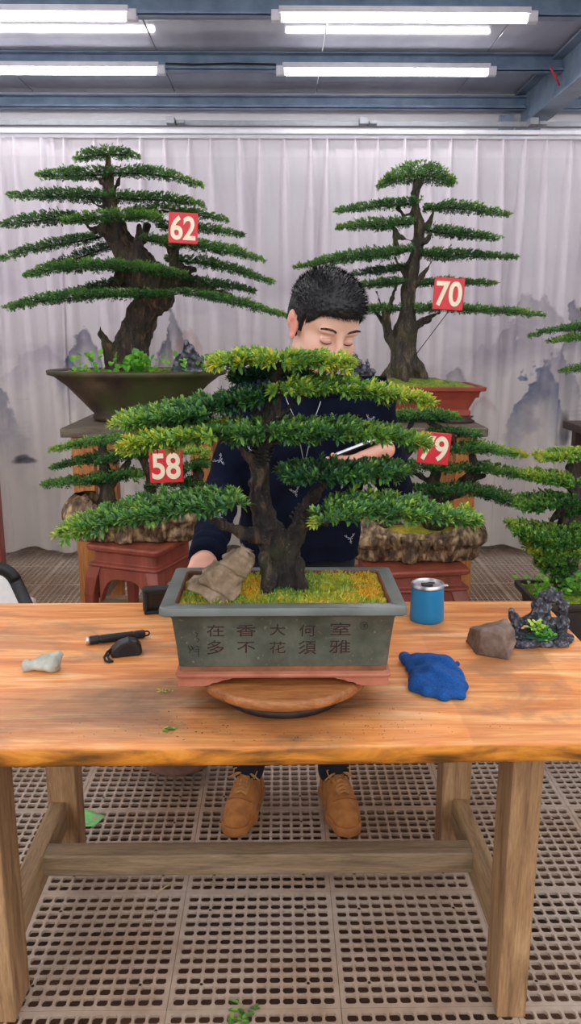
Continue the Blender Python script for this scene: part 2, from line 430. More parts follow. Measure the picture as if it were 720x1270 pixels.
for i, y in enumerate(LY):
    for j, x in enumerate((xl, xr[0], xr[0]+(xr[0]-xl), xl-(xr[0]-xl)*.8)): place_light(i, y, j, x+(.0 if i != 1 else -.02))  # last two columns are unseen, added to brighten the curtain
# thin cables by the lamps, red strap on the rafter
p = [P(205, 79, 5.12), P(240, 80, 5.12), P(290, 79, 5.12), P(342, 80, 5.12)]
tag(MB().tube(p, .006, 6).build('ceiling_lamp_cable', M['black_rubber'], smooth=True), 'thin grey cable between the two tube lights nearest the curtain', 'cable')
p = [P(682, 83, 5.0), P(687, 92, 5.0), P(693, 106, 5.02)]
tag(MB().tube(p, .013, 8, flat=(1, .3)).build('hanging_red_strap', simple('red_strap', (200, 40, 60), .6), smooth=True), 'short red strap hanging beside the rafter', 'strap')

# ------------------------------------------------------------------ curtains with printed ink landscape
t = NT('printed_sheer')
at = t.n('ShaderNodeAttribute', attribute_name='print'); t.set(Base_Color=at.outputs['Color'], Roughness=.85, Specular_IOR_Level=.1)
tr = t.n('ShaderNodeBsdfTranslucent'); t.l(at.outputs['Color'], tr.inputs['Color']); ms = t.n('ShaderNodeMixShader'); ms.inputs[0].default_value = .3
t.l(t.b.outputs[0], ms.inputs[1]); t.l(tr.outputs[0], ms.inputs[2]); ms2 = t.n('ShaderNodeMixShader'); ms2.inputs[0].default_value = .16; tp = t.n('ShaderNodeBsdfTransparent')
t.l(ms.outputs[0], ms2.inputs[1]); t.l(tp.outputs[0], ms2.inputs[2]); t.l(ms2.outputs[0], t.out.inputs['Surface']); M['curtain'] = t.m
YC = 5.4
def cx_(px, py=450): return P(px, py, YC)[0]
ZT = P(360, 173, YC)[2]; ZB = .065
rs = np.random.RandomState(3)
pleats = [cx_(p, 190) for p in (-60, -28, 3, 20, 54, 81, 118, 148, 175, 205, 235, 262, 297, 322, 352, 385, 405, 440, 468, 501, 531, 558, 590, 622, 650, 676, 706, 738, 770)]
def curtain(xa, xb, label, yo=0):
    nx = max(30, int((xb-xa)/.0046)); nz = 420
    x = np.linspace(xa, xb, nx)[:, None]; z = np.linspace(ZB, ZT, nz)[None, :]
    d = (ZT-z)                                   # distance below the heading
    Y = np.zeros((nx, nz))
    for i, p in enumerate(pleats):
        drift = .02*math.sin(i*2.3)*d; wd = .011+.020*np.clip(d/.5, 0, 1)+.016*np.clip(d-.5, 0, 2)
        am = (.035+.012*math.sin(i*1.7))*np.clip(.35+d*1.6, 0, 1)*(1-.25*np.clip(d-1.2, 0, 1))
        q = (x-p-drift)/wd; Y -= 1.1*am*np.exp(-q**4)
        Y += .4*am*np.exp(-((x-p-drift-wd*2.4)/(wd*1.4))**2)
    Y += .016*np.sin(x*9+1.3+.3*z)*np.clip(d*1.2, .1, 1)+.006*fbm(np.stack(np.broadcast_arrays(x*5, z*.8, x*0), -1), 3)
    zz = z+0*x
    zz = np.where(zz < ZB+.05, zz+.02*np.sin(x*14)*(1-(zz-ZB)/.05), zz)
    V = np.stack([x+0*z, YC+yo+Y, zz], -1)
    # the print (colour of the cloth itself)
    X, Z = x+0*z, z+0*x; PX = np.stack([X, Z, 0*X], -1)
    base = np.array(rgb(240, 233, 238)[:3])*np.ones(X.shape+(1,)); low = np.array(rgb(232, 224, 216)[:3])
    k = np.clip((1.75-Z)/1.2, 0, 1)[..., None]; C = base*(1-k)+low*k
    hd = ((d < .105)*.06+0*x)[..., None]; C = C*(1+hd)
    def blend(m, c, a): nonlocal C; m = (np.clip(m, 0, 1)*a)[..., None]; C = C*(1-m)+np.array(rgb(*c)[:3])*m
    n1 = fbm(PX*np.array([9, 9, 1]), 5); n2 = fbm(PX*np.array([34, 34, 1])+5, 4); n3 = fbm(PX*np.array([2.2, 5, 1])+3, 4)
    blend((n3+.05)*2*(np.clip(1-np.abs(Z-1.35)/.8, 0, 1)), (178, 168, 186), .55)
    def mount(px, py, wpx, hpx, c, a, rough=.5):
        p = P(px, py, YC); w_ = wpx*.0052; h_ = hpx*.0052
        u = np.abs(X-p[0]+n1*w_*.5)/w_; top = p[2]-h_*u**1.25+n1*h_*rough*.8+n2*h_*.14
        m = np.clip((top-Z)/.025, 0, 1)*np.clip(1-(top-Z)/(h_*1.15), 0, 1)*np.clip((1.25-u)*2, 0, 1)*(.85+.3*n2); blend(m, c, a)
    mount(105, 405, 26, 55, (96, 96, 122), .95); mount(88, 440, 12, 26, (56, 88, 140), .9); mount(212, 380, 20, 60, (104, 104, 122), .9)
    mount(205, 395, 16, 90, (92, 94, 108), .8); mount(55, 425, 40, 40, (186, 172, 190), .6)
    mount(672, 440, 36, 75, (60, 90, 132), .95); mount(690, 420, 32, 60, (120, 122, 146), .8); mount(715, 378, 22, 55, (92, 98, 126), .9)
    mount(670, 362, 52, 60, (158, 150, 160), .7); mount(567, 452, 14, 30, (112, 110, 122), .8); mount(640, 400, 70, 50, (186, 174, 188), .6)
    mount(270, 500, 30, 60, (120, 118, 134), .7); mount(455, 460, 22, 60, (140, 136, 150), .7); mount(230, 395, 24, 46, (198, 150, 140), .45); mount(-40, 430, 60, 90, (120, 122, 140), .8); mount(300, 470, 24, 50, (110, 112, 130), .7)
    mount(712, 527, 12, 14, (96, 92, 100), .8); mount(600, 490, 14, 14, (186, 150, 146), .6)
    for (px, py, a, b, c) in ((34, 570, 15, 4, (70, 70, 82)), (30, 566, 8, 4, (80, 80, 92)), (700, 533, 5, 22, (110, 106, 112))):
        p = P(px, py, YC); q = ((X-p[0])/(a*.0052))**2+((Z-p[2]+n2*.006)/(b*.0052))**2; blend(1.4-q, c, .85)
    wl = np.sin(Z*210+n1*5)*np.clip(1-np.abs(Z-1.05)/.28, 0, 1)*np.clip(n3*4+.3, 0, 1); blend(wl, (160, 154, 166), .35)
    mb = MB().grid(V); cols = [C.reshape(-1, 3)]; zr_ = z[0]; dr = d[0]
    for i, p in enumerate(pleats):          # the pinched pleats: a narrow doubled fold standing in front of the cloth
        if not xa+.03 < p < xb-.03: continue
        hw_ = .0075+.020*np.clip(dr/.45, 0, 1)**.8+.006*np.clip(dr-.5, 0, 2); xc = p+.02*math.sin(i*2.3)*dr
        A = []; Cc = []
        for k in range(9):
            a = -1+k/4; xx = xc+hw_*a; ix = np.clip(((xx-xa)/(xb-xa)*(nx-1)).round().astype(int), 0, nx-1); jz = np.arange(nz)
            yf = np.minimum(Y[ix, jz], Y[np.clip(ix+1, 0, nx-1), jz]); A.append(np.stack([xx, YC+yo+yf-.004-.016*(1-a*a), zz[ix, jz]], -1)); Cc.append(C[ix, jz])
        mb.grid(np.array(A)); cols.append(np.array(Cc).reshape(-1, 3))
    o = mb.build('curtain', M['curtain'], smooth=True, attrs={'print': np.concatenate(cols)}, fix=False)
    tag(o, label, 'curtain', 'printed curtains along the back wall')
xm1, xm2 = cx_(82), cx_(689)
curtain(-2.75, xm1+.01, 'white pleated curtain on the far left printed with a small ink boat', -.025)
curtain(xm1-.02, xm2+.02, 'wide white pleated curtain printed with ink mountains behind the person and big trees')
curtain(xm2, 2.75, 'white pleated curtain at the far right edge behind the dark stand', .03)
# ------------------------------------------------------------------ foliage
def leafmat(name, c):
    t = NT(name); at = t.n('ShaderNodeAttribute', attribute_name='yel'); gi = t.n('ShaderNodeNewGeometry')
    j = t.math('MULTIPLY', t.math('SUBTRACT', gi.outputs['Random Per Island'], .5), .34)
    f = t.math('ADD', at.outputs['Fac'], j, True)
    col = t.ramp(f, [(.0, rgb(*c[0])), (.28, rgb(*c[1])), (.52, rgb(*c[2])), (.76, rgb(*c[3])), (.98, rgb(*c[4]))])
    t.set(Base_Color=col, Roughness=.36, Specular_IOR_Level=.5)
    tr = t.n('ShaderNodeBsdfTranslucent'); t.l(col, tr.inputs['Color']); ms = t.n('ShaderNodeMixShader'); ms.inputs[0].default_value = .22
    t.l(t.b.outputs[0], ms.inputs[1]); t.l(tr.outputs[0], ms.inputs[2]); t.l(ms.outputs[0], t.out.inputs['Surface']); return t.m
M['leaf'] = leafmat('bonsai_leaf', [(30, 64, 54), (62, 110, 64), (114, 162, 72), (188, 204, 74), (238, 186, 58)])
M['leaf_bg'] = leafmat('bonsai_leaf_small', [(34, 70, 44), (66, 120, 58), (116, 168, 74), (182, 204, 78), (228, 186, 64)])
M['weed'] = leafmat('weed_leaf', [(52, 120, 40), (84, 160, 50), (120, 190, 62), (160, 210, 80), (200, 220, 90)])
M['twig'] = simple('twig_bark', (58, 46, 38), .85, var=.3, sc=60, bump=.4)
def barkmat(name, c1, c2, c3):
    t = NT(name); v = t.coord((1, 1, .3)); f = t.noise(v, 44, 8, .7, .8); f2 = t.noise(t.coord(), 9, 4); f3 = t.noise(t.coord(), 150, 3, .6)
    col = t.ramp(f, [(.36, rgb(*c1)), (.53, rgb(*c2)), (.66, rgb(*c3))]); col = t.mix(t.ramp(f3, [(.63, (0, 0, 0, 1)), (.72, (.55, .55, .55, 1))]), col, rgb(150, 136, 116))
    moss = t.ramp(f2, [(.52, (0, 0, 0, 1)), (.68, (1, 1, 1, 1))])
    t.set(Base_Color=t.mix(t.math('MULTIPLY', moss, .35), col, rgb(82, 88, 40)), Roughness=.62); t.bump(f, 1.0, .016); return t.m
M['bark_dark'] = barkmat('dark_bark', (16, 13, 13), (44, 35, 31), (104, 82, 66))
M['bark_brown'] = barkmat('brown_bark', (24, 19, 17), (58, 45, 36), (124, 92, 62))
M['bark_grey'] = barkmat('grey_bark', (28, 25, 21), (66, 58, 45), (124, 106, 74))
M['moss'] = None
t = NT('moss'); f = t.noise(t.coord(), 24, 6, .65); f2 = t.noise(t.coord(), 160, 3)
c = t.ramp(f, [(.3, rgb(84, 100, 24)), (.44, rgb(156, 156, 38)), (.58, rgb(200, 176, 46)), (.72, rgb(184, 120, 36))])
t.set(Base_Color=t.mix(.5, c, t.ramp(f2, [(.3, (.45, .45, .4, 1)), (.6, (1, 1, 1, 1))]), 'MULTIPLY'), Roughness=.9); t.bump(f2, .8, .006); M['moss'] = t.m
t = NT('moss_green'); f = t.noise(t.coord(), 30, 6, .65); f2 = t.noise(t.coord(), 120, 3)
c = t.ramp(f, [(.3, rgb(60, 84, 18)), (.5, rgb(112, 136, 28)), (.66, rgb(160, 158, 46))])
t.set(Base_Color=t.mix(.5, c, t.ramp(f2, [(.3, (.4, .4, .4, 1)), (.6, (1, 1, 1, 1))]), 'MULTIPLY'), Roughness=.9); t.bump(f2, .8, .006); M['moss_green'] = t.m

def leaves(rng, base, dirs, up, L, W, round6=True):
    """leaf blades from base points along dirs"""
    n = len(base); d = nrm(dirs); sd = nrm(np.cross(d, up)+1e-6); nn = np.cross(sd, d)
    L = np.broadcast_to(L, (n,))[:, None]; W = np.broadcast_to(W, (n,))[:, None]
    if round6:
        tip = base+d*L-nn*L*.10
        l1, l2 = base+d*L*.32+sd*W*.5+nn*W*.18, base+d*L*.72+sd*W*.42+nn*W*.06
        r1, r2 = base+d*L*.32-sd*W*.5+nn*W*.18, base+d*L*.72-sd*W*.42+nn*W*.06
        V = np.stack([base, tip, l1, l2, r1, r2], 1).reshape(-1, 3); i = np.arange(n)[:, None]*6
        Q = np.concatenate([i+np.array([[0, 1, 3, 2]]), i+np.array([[0, 4, 5, 1]])], 1).reshape(-1, 4); k = 6
    else:
        V = np.stack([base, base+d*L*.5+sd*W*.5+nn*W*.15, base+d*L, base+d*L*.5-sd*W*.5+nn*W*.15], 1).reshape(-1, 3); i = np.arange(n)[:, None]*4
        Q = (i+np.array([[0, 1, 2, 3]])).reshape(-1, 4); k = 4
    return V, Q, k
def sprigs(rng, B, D, SL, m, L, W, yel, six):
    """shoots at B along D, each with m leaves in a spiral"""
    n = len(B); D = nrm(D); a = nrm(np.cross(D, rng.normal(size=(n, 3)))); b = np.cross(D, a)
    j = np.arange(m); s = (j+.5)/m; ph = j*2.4
    base = B[:, None]+D[:, None]*(SL[:, None]*s)[..., None]
    al = (1.15-.75*s)[None, :]+rng.normal(size=(n, m))*.15
    rad = a[:, None]*np.cos(ph)[None, :, None]+b[:, None]*np.sin(ph)[None, :, None]
    d = D[:, None]*np.cos(al)[..., None]+rad*np.sin(al)[..., None]+np.array([0, 0, .25])
    Lf = L*(1.0-.35*s)[None, :]*rng.uniform(.75, 1.2, (n, m)); y = yel[:, None]+.14*(s[None, :]-.5)
    V, Q, k = leaves(rng, base.reshape(-1, 3), d.reshape(-1, 3), np.broadcast_to(D[:, None]*.4+np.array([0, 0, 1.0]), d.shape).reshape(-1, 3), Lf.ravel(), (Lf*W/L).ravel(), six)
    return V, Q, np.repeat(y.ravel(), k)
def pad(rng, root, pts, Y, hd, yel, big=False, dens=1.0, mat='leaf_bg', rootx=None, tipy=.2, L=None):
    """one flat foliage pad: pts = (px, py, half thickness px) along its middle at depth Y, hd = half depth in metres"""
    pts = np.array(pts, float); W = np.array([P(a, b, Y) for a, b, _ in pts]); H = np.array([h*(1 if big else .86)*mpp(w) for (a, b, h), w in zip(pts, W)])
    seg = np.linalg.norm(np.diff(W, axis=0), axis=1); S = np.concatenate([[0], np.cumsum(seg)])
    px = mpp(W[0]); L = L or (.019 if big else .0118); Lw = L*(.38 if big else .52)
    area = sum((pts[i, 2]+pts[i+1, 2]+7)*abs(pts[i+1, 0]-pts[i, 0]) for i in range(len(pts)-1))
    n = int(area*dens*(.085 if big else .36))
    g = np.linspace(0, S[-1], 200); hg = np.interp(g, S, H); cdf = np.cumsum(hg+.25*hg.max()); cdf /= cdf[-1]
    tt = np.interp(rng.rand(n), cdf, g)
    c = np.stack([np.interp(tt, S, W[:, k]) for k in range(3)], 1); h = np.interp(tt, S, H); hm = H.max()
    rx = W[:, 0].mean() if rootx is None else P(rootx, pts[:, 1].mean(), Y)[0]
    sg = np.sign(c[:, 0]-rx)[:, None]; tg = np.stack([np.interp(tt, S, np.gradient(W[:, k], S)) for k in range(3)], 1)*1.0
    tg = nrm(tg)*np.where(sg == 0, 1, sg)*np.sign(W[-1, 0]-W[0, 0])
    w = hd*(1 if big else .85)*np.clip(h/hm, .12, 1)**.6; lat = rng.uniform(-1, 1, n); lat = np.sign(lat)*np.abs(lat)**.8
    SL = (.021 if big else .0165)*rng.uniform(.6, 1.25, n)*np.clip(h/hm+.25, .5, 1)
    zo = np.maximum(h-(.75 if big else .22)*SL, .3*h)*rng.uniform(-.95, .95, n)*np.sqrt(1-.75*lat**2)
    B = c.copy(); B[:, 1] += lat*w; B[:, 2] += zo
    B += rng.normal(size=B.shape)*.003
    up = np.clip(.30+.45*zo/np.maximum(h, 1e-4)+rng.normal(size=n)*.32, -.3, 1.0)
    D = tg*rng.uniform(.2, 1.0, (n, 1))+np.array([0, 1, 0])*(lat*.7+rng.normal(size=n)*.4)[:, None]+np.array([0, 0, 1])*up[:, None]
    tipf = np.clip(np.abs(c[:, 0]-rx)/max(np.abs(W[:, 0]-rx).max(), 1e-3), 0, 1)
    yy = np.array([np.interp(tt, S, np.linspace(yel[0], yel[1], len(S)))]).ravel() if isinstance(yel, tuple) else yel
    y = yy+tipy*(tipf**3)+.20*fbm(B*np.array([22, 22, 22]), 3)+.20*zo/np.maximum(h, 1e-4)  # height term paints upper leaves lighter, as if lit from above
    if big: y = y+np.where(vnoise(B*13+3.3) > .62, .3, 0)*(np.mean(yel) > .35)
    V, Q, vy = sprigs(rng, B, D, SL, 12 if big else 9, L, Lw, y, big)
    mb = MB(); mb.add(V, Q, m=0)
    # branch skeleton inside the pad
    Z0 = W-np.array([0, 0, 1])*(H*.2)[:, None]; i0 = int(np.argmin(np.abs(W[:, 0]-rx)))
    rr = np.clip(.8*H[i0], .002, .006 if big else .0055)
    dist = np.abs(W[:, 0]-rx); R = rr*(1-.8*dist/max(dist.max(), 1e-3))
    if len(Z0) > 1: mb.tube(Z0, np.maximum(R, .0012), 6, m=1)
    for k in range(int(6+len(pts)*3)):
        a = rng.rand()*S[-1]; q = np.array([np.interp(a, S, Z0[:, j]) for j in range(3)]); ww = hd*.8*np.clip(np.interp(a, S, H)/hm, .12, 1)**.6
        sgn = rng.choice([-1, 1]); o = np.sign(q[0]-rx)*.3*ww
        mb.tube([q, q+np.array([o*.5, sgn*ww*.5, .002]), q+np.array([o*1.4, sgn*ww, .006])], [rr*.45, rr*.3, rr*.12], 5, m=1)
    nt = mb.n-len(V)
    return mb.build('foliage_pad', [M[mat], M['twig']], root, smooth=True, attrs={'yel': np.concatenate([vy, np.zeros(nt)])}, fix=False)
def trunk(root, paths, Y, h, mat, name='trunk', amp=.006, nsc=(40, 40, 12), k=.008, sc=1.0, seed=0):
    """paths: lists of (px, py, radius px, dY)"""
    C = []
    for p in paths:
        pt = [P(a, b, Y+dy) for a, b, r, dy in p]; C.append((pt, [r*sc*mpp(q) for (a, b, r, dy), q in zip(p, pt)]))
    A = np.concatenate([np.array(pt) for pt, _ in C]); mr = max(max(r) for _, r in C)+.03
    g = SDF(A.min(0)-mr, A.max(0)+mr, h)
    for pt, r in C: g.chain(pt, [max(v, h*.95) for v in r], k)
    V, Q = g.mesh(); N = vnormals(V, Q)
    V = V+N*(amp*fbm(V*np.array(nsc)+seed, 4))[:, None]
    V = relax(V, Q, 1, .3)
    return mk(name, V, Q, M[mat], root)
def tuft(rng, mb, c, r, h, n, L, yel=.4):
    """small leafy weed"""
    B = np.array(c)+np.stack([rng.normal(size=n)*r*.5, rng.normal(size=n)*r*.5, rng.uniform(.1, 1, n)*h], 1)
    D = nrm(B-np.array(c)+np.array([0, 0, h*.3])); D[:, 2] *= .5
    V, Q, k = leaves(rng, B, D+rng.normal(size=(n, 3))*.3, np.tile([0, -.5, 1.0], (n, 1)), L*rng.uniform(.7, 1.2, n), L*.85*rng.uniform(.7, 1.1, n), True)
    mb.add(V, Q, m=0); ya = [np.full(len(V), yel)+np.repeat(rng.normal(size=n)*.1, k)]
    for i in range(0, n, 3):
        mb.tube([c, (np.array(c)*.4+B[i]*.6), B[i]], [.0012, .001, .0008], 4, m=0, cap=False); ya.append(np.full(12, .2))
    return np.concatenate(ya)
def sign(center, w, txt, rot, label, Y):
    """red number plate; rot = (tilt in picture plane, turn)"""
    c = np.array(center); rt, ry = rot
    Rz = Matrix.Rotation(ry, 3, 'Z')@Matrix.Rotation(rt, 3, 'Y'); R = np.array(Rz)
    r = thing('number_sign', c, label, 'sign', 'red number signs hung on the trees')
    mb = MB().box(c, (w, .006, w*1.02), R=R); mb.build('plate', M['sign_red'], r, bevel=.002)
    MB().box(c-R@np.array([0, .0034, 0]), (w*.955, .001, w*.975), R=R).build('border_face', M['sign_red2'], r)
    cu = bpy.data.curves.new('n', 'FONT'); cu.body = txt; cu.size = w*.98; cu.align_x = 'CENTER'; cu.align_y = 'CENTER'; cu.extrude = .0008; cu.offset = w*.022; cu.space_character = .98
    ob = bpy.data.objects.new('n', cu); COL.objects.link(ob); bpy.context.view_layer.update()
    me = bpy.data.meshes.new_from_object(ob.evaluated_get(bpy.context.evaluated_depsgraph_get())); bpy.data.objects.remove(ob)
    co = np.zeros(len(me.vertices)*3, np.float32); me.vertices.foreach_get('co', co); co = co.reshape(-1, 3)
    co -= np.array([(co[:, 0].min()+co[:, 0].max())/2, (co[:, 1].min()+co[:, 1].max())/2, 0])
    sc = .80*w/max(np.ptp(co[:, 1]), 1e-6); co[:, :2] *= np.array([min(sc, .86*w/np.ptp(co[:, 0])), sc])
    loc = np.stack([co[:, 0], -.0048-co[:, 2], co[:, 1]], 1)@R.T
    me.vertices.foreach_set('co', loc.astype(np.float32).ravel()); me.materials.clear(); me.materials.append(M['sign_cream'])
    o = bpy.data.objects.new('numerals', me); COL.objects.link(o); o.parent = r
M['sign_red'] = simple('sign_red', (216, 30, 48), .35, var=.05); M['sign_red2'] = simple('sign_red_face', (222, 26, 46), .3, var=.04); M['sign_cream'] = simple('sign_cream', (250, 238, 206), .4, var=.03)
M['terracotta'] = simple('terracotta_red', (150, 62, 44), .5, var=.12, sc=12, bump=.1, c2=(126, 48, 36))

# ------------------------------------------------------------------ the big pine-like trees on wooden stands
def wooden_stand(xc, y0, y1, w, zt, label, top='stand_top', body='stand_wood', po=.095, over=.035):
    r = thing('plant_stand', (xc, (y0+y1)/2, 0), label, 'stand')
    MB().box((xc, (y0+y1)/2, zt-.02), (w+2*over, y1-y0+2*over, .04)).build('stand_top', M[top], r, bevel=.005)
    for sx in (-1, 1):
        for yy in (y0+po/2, y1-po/2): MB().box((xc+sx*(w/2-po/2), yy, (zt-.04)/2), (po, po*.8, zt-.042)).build('leg', M[body], r, bevel=.005)
    for yy in (y0+po*.4, y1-po*.4): MB().box((xc, yy, zt-.075), (w-2*po-.002, .04, .05)).build('apron', M[body], r, bevel=.003)
    for yy in (y0+po*.5, y1-po*.5): MB().box((xc, yy, .26), (w-2*po-.002, .05, .08)).build('lower_rail', M['rail_wood'], r, bevel=.004)
    for sx in (-1, 1): MB().box((xc+sx*(w/2-po/2), (y0+y1)/2, .26), (.05, y1-y0-2*po-.002, .08)).build('lower_rail', M['rail_wood'], r, bevel=.004)
    return r
ZS = 1.10
a = P(88, 560, 3.6)[0]; b = P(262, 560, 3.6)[0]
wooden_stand((a+b)/2, 3.6, 4.2, b-a, ZS, 'tall square wooden stand under the bowl of the tree with sign 62')
a = P(402, 560, 3.6)[0]; b = P(592, 560, 3.6)[0]
wooden_stand((a+b)/2, 3.6, 4.2, b-a, ZS, 'tall square wooden stand behind the person, under the red pot')
a = P(706, 560, 4.15)[0]
wooden_stand(a+.28, 3.6, 4.15, .56, P(705, 541, 3.55)[2], 'dark wooden stand cut by the right edge of the picture', 'dark_stand', 'dark_stand', .07)

# --- tree with sign 62
Y62 = 3.9; rng = np.random.RandomState(62)
cen = P(170, 470, Y62); t62 = thing('bonsai_tree', (cen[0], Y62, ZS), 'huge layered bonsai in a wide mossy bowl on a wooden stand, bearing sign 62', 'bonsai')
t = NT('mossy_bowl'); v = t.coord((1, 1, .5)); f = t.noise(v, 8, 6); f2 = t.noise(t.coord(), 3.2, 5)
c = t.ramp(f, [(.3, rgb(44, 32, 26)), (.5, rgb(74, 58, 44)), (.7, rgb(102, 84, 62))])
t.set(Base_Color=t.mix(t.ramp(f2, [(.44, (0, 0, 0, 1)), (.58, (.8, .8, .8, 1))]), c, rgb(62, 72, 28)), Roughness=.6); t.bump(f, .3, .006); M['bowl'] = t.m
zr = P(170, 463, 3.55)[2]; hw = 110*mpp(P(170, 465, Y62)); yb = .62
prof = [(hw*.50, ZS), (hw*.52, ZS+.02), (hw*.50, ZS+.035), (hw*.62, ZS+.09), (hw*.80, zr-.07), (hw*.93, zr-.03), (hw*1.0, zr-.022), (hw*1.01, zr-.004), (hw*.985, zr), (hw*.95, zr-.002), (hw*.9, zr-.04)]
MB().lathe((cen[0], Y62, 0), prof, 56, sy=yb).build('pot', M['bowl'], t62, smooth=True)
n = 40; rr = np.linspace(0, 1, 16)[:, None]; th = np.linspace(0, 2*PI, n)[None, :]
def soil(root, c, hx, hy, z, amp, mat, name='moss_bed', rect=False, nx=60, ny=40, mound=0):
    u = np.linspace(-1, 1, nx)[:, None]; v = np.linspace(-1, 1, ny)[None, :]
    if rect: X, Yy = u*hx+0*v, v*hy+0*u; rad = np.maximum(np.abs(u), np.abs(v))
    else:
        X = u*np.sqrt(1-v*v/2)*hx; Yy = v*np.sqrt(1-u*u/2)*hy; rad = np.sqrt(np.clip((X/hx)**2+(Yy/hy)**2, 0, 1))
    Zz = z+amp*fbm(np.stack([X*30, Yy*30, 0*X+c[0]], -1), 4)+mound*(1-rad**2)
    A = np.stack([X+c[0], Yy+c[1], Zz], -1)
    return MB().grid(A).build(name, M[mat], root, smooth=True)
soil(t62, (cen[0], Y62), hw*.9, hw*.9*yb, zr-.02, .02, 'moss_green', mound=.02)
for px, dy, n_, L_ in ((100, -.12, 10, .03), (118, -.1, 18, .03), (143, -.2, 10, .03), (165, -.2, 26, .045), (178, -.2, 20, .04), (196, -.18, 8, .025), (215, -.15, 10, .025), (250, -.15, 14, .03), (262, -.1, 12, .03), (228, -.2, 10, .03)):
    p = P(px, 462, Y62+dy); mb = MB(); ya = tuft(rng, mb, (p[0], p[1], zr-.02), .035, .09, n_, L_, .45); mb.build('weed_plant', M['weed'], t62, smooth=True, attrs={'yel': ya}, fix=False)
trunk(t62, [[(158, 470, 34, 0), (160, 440, 24, 0), (166, 415, 20, 0), (178, 388, 21, 0), (192, 370, 24, 0), (185, 352, 30, 0), (165, 325, 24, 0), (150, 300, 16, 0), (140, 278, 13, 0), (134, 250, 9, 0), (133, 222, 7, 0), (135, 195, 3, 0)],
            [(132, 425, 5, -.02), (126, 415, 4, -.03), (124, 405, 2, -.03)], [(140, 460, 9, -.03), (134, 430, 7, -.03)],
            [(178, 345, 10, 0), (140, 352, 5, .05), (105, 362, 2, .08)], [(200, 360, 14, 0), (225, 345, 10, 0), (214, 318, 6, -.02), (206, 302, 4, -.04)],
            [(214, 318, 6, 0), (220, 300, 4, 0)], [(232, 348, 8, 0), (262, 358, 4, 0), (290, 368, 2, 0)], [(165, 325, 10, -.02), (172, 300, 5, -.04), (173, 280, 3, -.04)],
            [(147, 300, 7, -.02), (128, 285, 7, -.06), (112, 285, 3, -.05), (104, 275, 2, -.04)], [(134, 240, 5, 0), (126, 226, 3, -.03), (120, 220, 2, -.03)], [(137, 250, 4, 0), (146, 225, 3, .03), (150, 216, 2, .03)],
            [(140, 262, 4, 0), (120, 255, 3, -.02), (112, 246, 2, -.02)], [(150, 345, 8, -.05), (146, 338, 5, -.1), (144, 335, 3, -.12)], [(178, 300, 4, .05), (182, 280, 3, .06)], [(190, 335, 10, .02), (215, 340, 7, .03), (240, 335, 4, .03)]],
      Y62, .0065, 'bark_brown', amp=.030, nsc=(34, 34, 9), k=.014, sc=.86)
for pts, dy, hd, y, rx in [
    ([(93, 199, 2), (112, 192, 6), (135, 190, 7), (155, 191, 6), (171, 194, 2)], 0, .10, .34, 135),
    ([(49, 219, 2), (80, 217, 6), (115, 216, 7), (140, 215, 5)], -.03, .12, .3, 136), ([(140, 214, 4), (180, 214, 6), (215, 219, 5), (251, 231, 2)], 0, .12, .32, 136),
    ([(13, 244, 2), (50, 243, 5), (100, 243, 8), (150, 245, 7), (200, 247, 6), (235, 250, 4), (254, 254, 2)], 0, .14, .28, 135),
    ([(0, 281, 2), (30, 275, 6), (60, 271, 8), (100, 270, 7)], .06, .13, .2, 140), ([(78, 275, 3), (120, 270, 8), (160, 268, 8), (198, 270, 6)], -.12, .12, .36, 140),
    ([(160, 263, 4), (200, 260, 6), (240, 265, 5), (282, 273, 2)], .06, .12, .28, 140), ([(195, 281, 5), (230, 281, 6), (270, 286, 5), (301, 292, 2)], .04, .12, .25, 150),
    ([(0, 322, 2), (30, 312, 4), (70, 303, 6), (110, 296, 6), (125, 293, 4)], .04, .12, .28, 150), ([(60, 332, 3), (95, 320, 5), (130, 307, 5), (150, 302, 3)], .1, .12, .12, 150),
    ([(176, 296, 4), (205, 300, 8), (250, 305, 8), (290, 312, 7), (327, 323, 2)], -.06, .14, .32, 165), ([(33, 343, 2), (60, 334, 6), (100, 330, 9), (150, 330, 9), (200, 336, 8), (232, 341, 3)], -.16, .14, .3, 160),
    ([(205, 322, 4), (250, 325, 8), (290, 334, 7), (339, 351, 3)], .04, .14, .26, 180), ([(210, 348, 6), (255, 352, 8), (290, 356, 6), (316, 362, 3)], .06, .14, .1, 180), ([(85, 364, 3), (130, 354, 6), (165, 348, 5)], .08, .14, .08, 180),
    ([(12, 382, 3), (50, 373, 7), (90, 368, 9), (130, 366, 7), (170, 365, 7), (214, 365, 4)], -.18, .15, .24, 180), ([(220, 361, 4), (260, 368, 8), (300, 376, 7), (340, 388, 4), (359, 393, 2)], -.06, .15, .28, 200)]:
    pad(rng, t62, pts, Y62+dy, hd, y, rootx=rx)

# --- tree with sign 70, in a red rectangular pot
Y70 = 3.9; rng = np.random.RandomState(70); cen = P(505, 500, Y70)
t70 = thing('bonsai_tree', (cen[0], Y70, ZS), 'tall layered bonsai with a domed crown in a red rectangular pot, bearing sign 70', 'bonsai')
zr = P(505, 480, 3.72)[2]; hx = 91*mpp(P(505, 480, 3.72)); hy = .19
prof = [(hx*.80, hy*.78, ZS+.03), (hx*.82, hy*.8, ZS+.035), (hx*.82, hy*.8, ZS+.055), (hx*.79, hy*.77, ZS+.06), (hx*.86, hy*.84, zr-.06), (hx*.93, hy*.93, zr-.022), (hx*.99, hy*.99, zr-.02), (hx, hy, zr-.004), (hx*.99, hy*.99, zr), (hx*.93, hy*.88, zr), (hx*.92, hy*.86, zr-.05)]
pt = MB().loft_rect((cen[0], Y70, 0), prof, .02).build('pot', M['terracotta'], t70, bevel=.003)
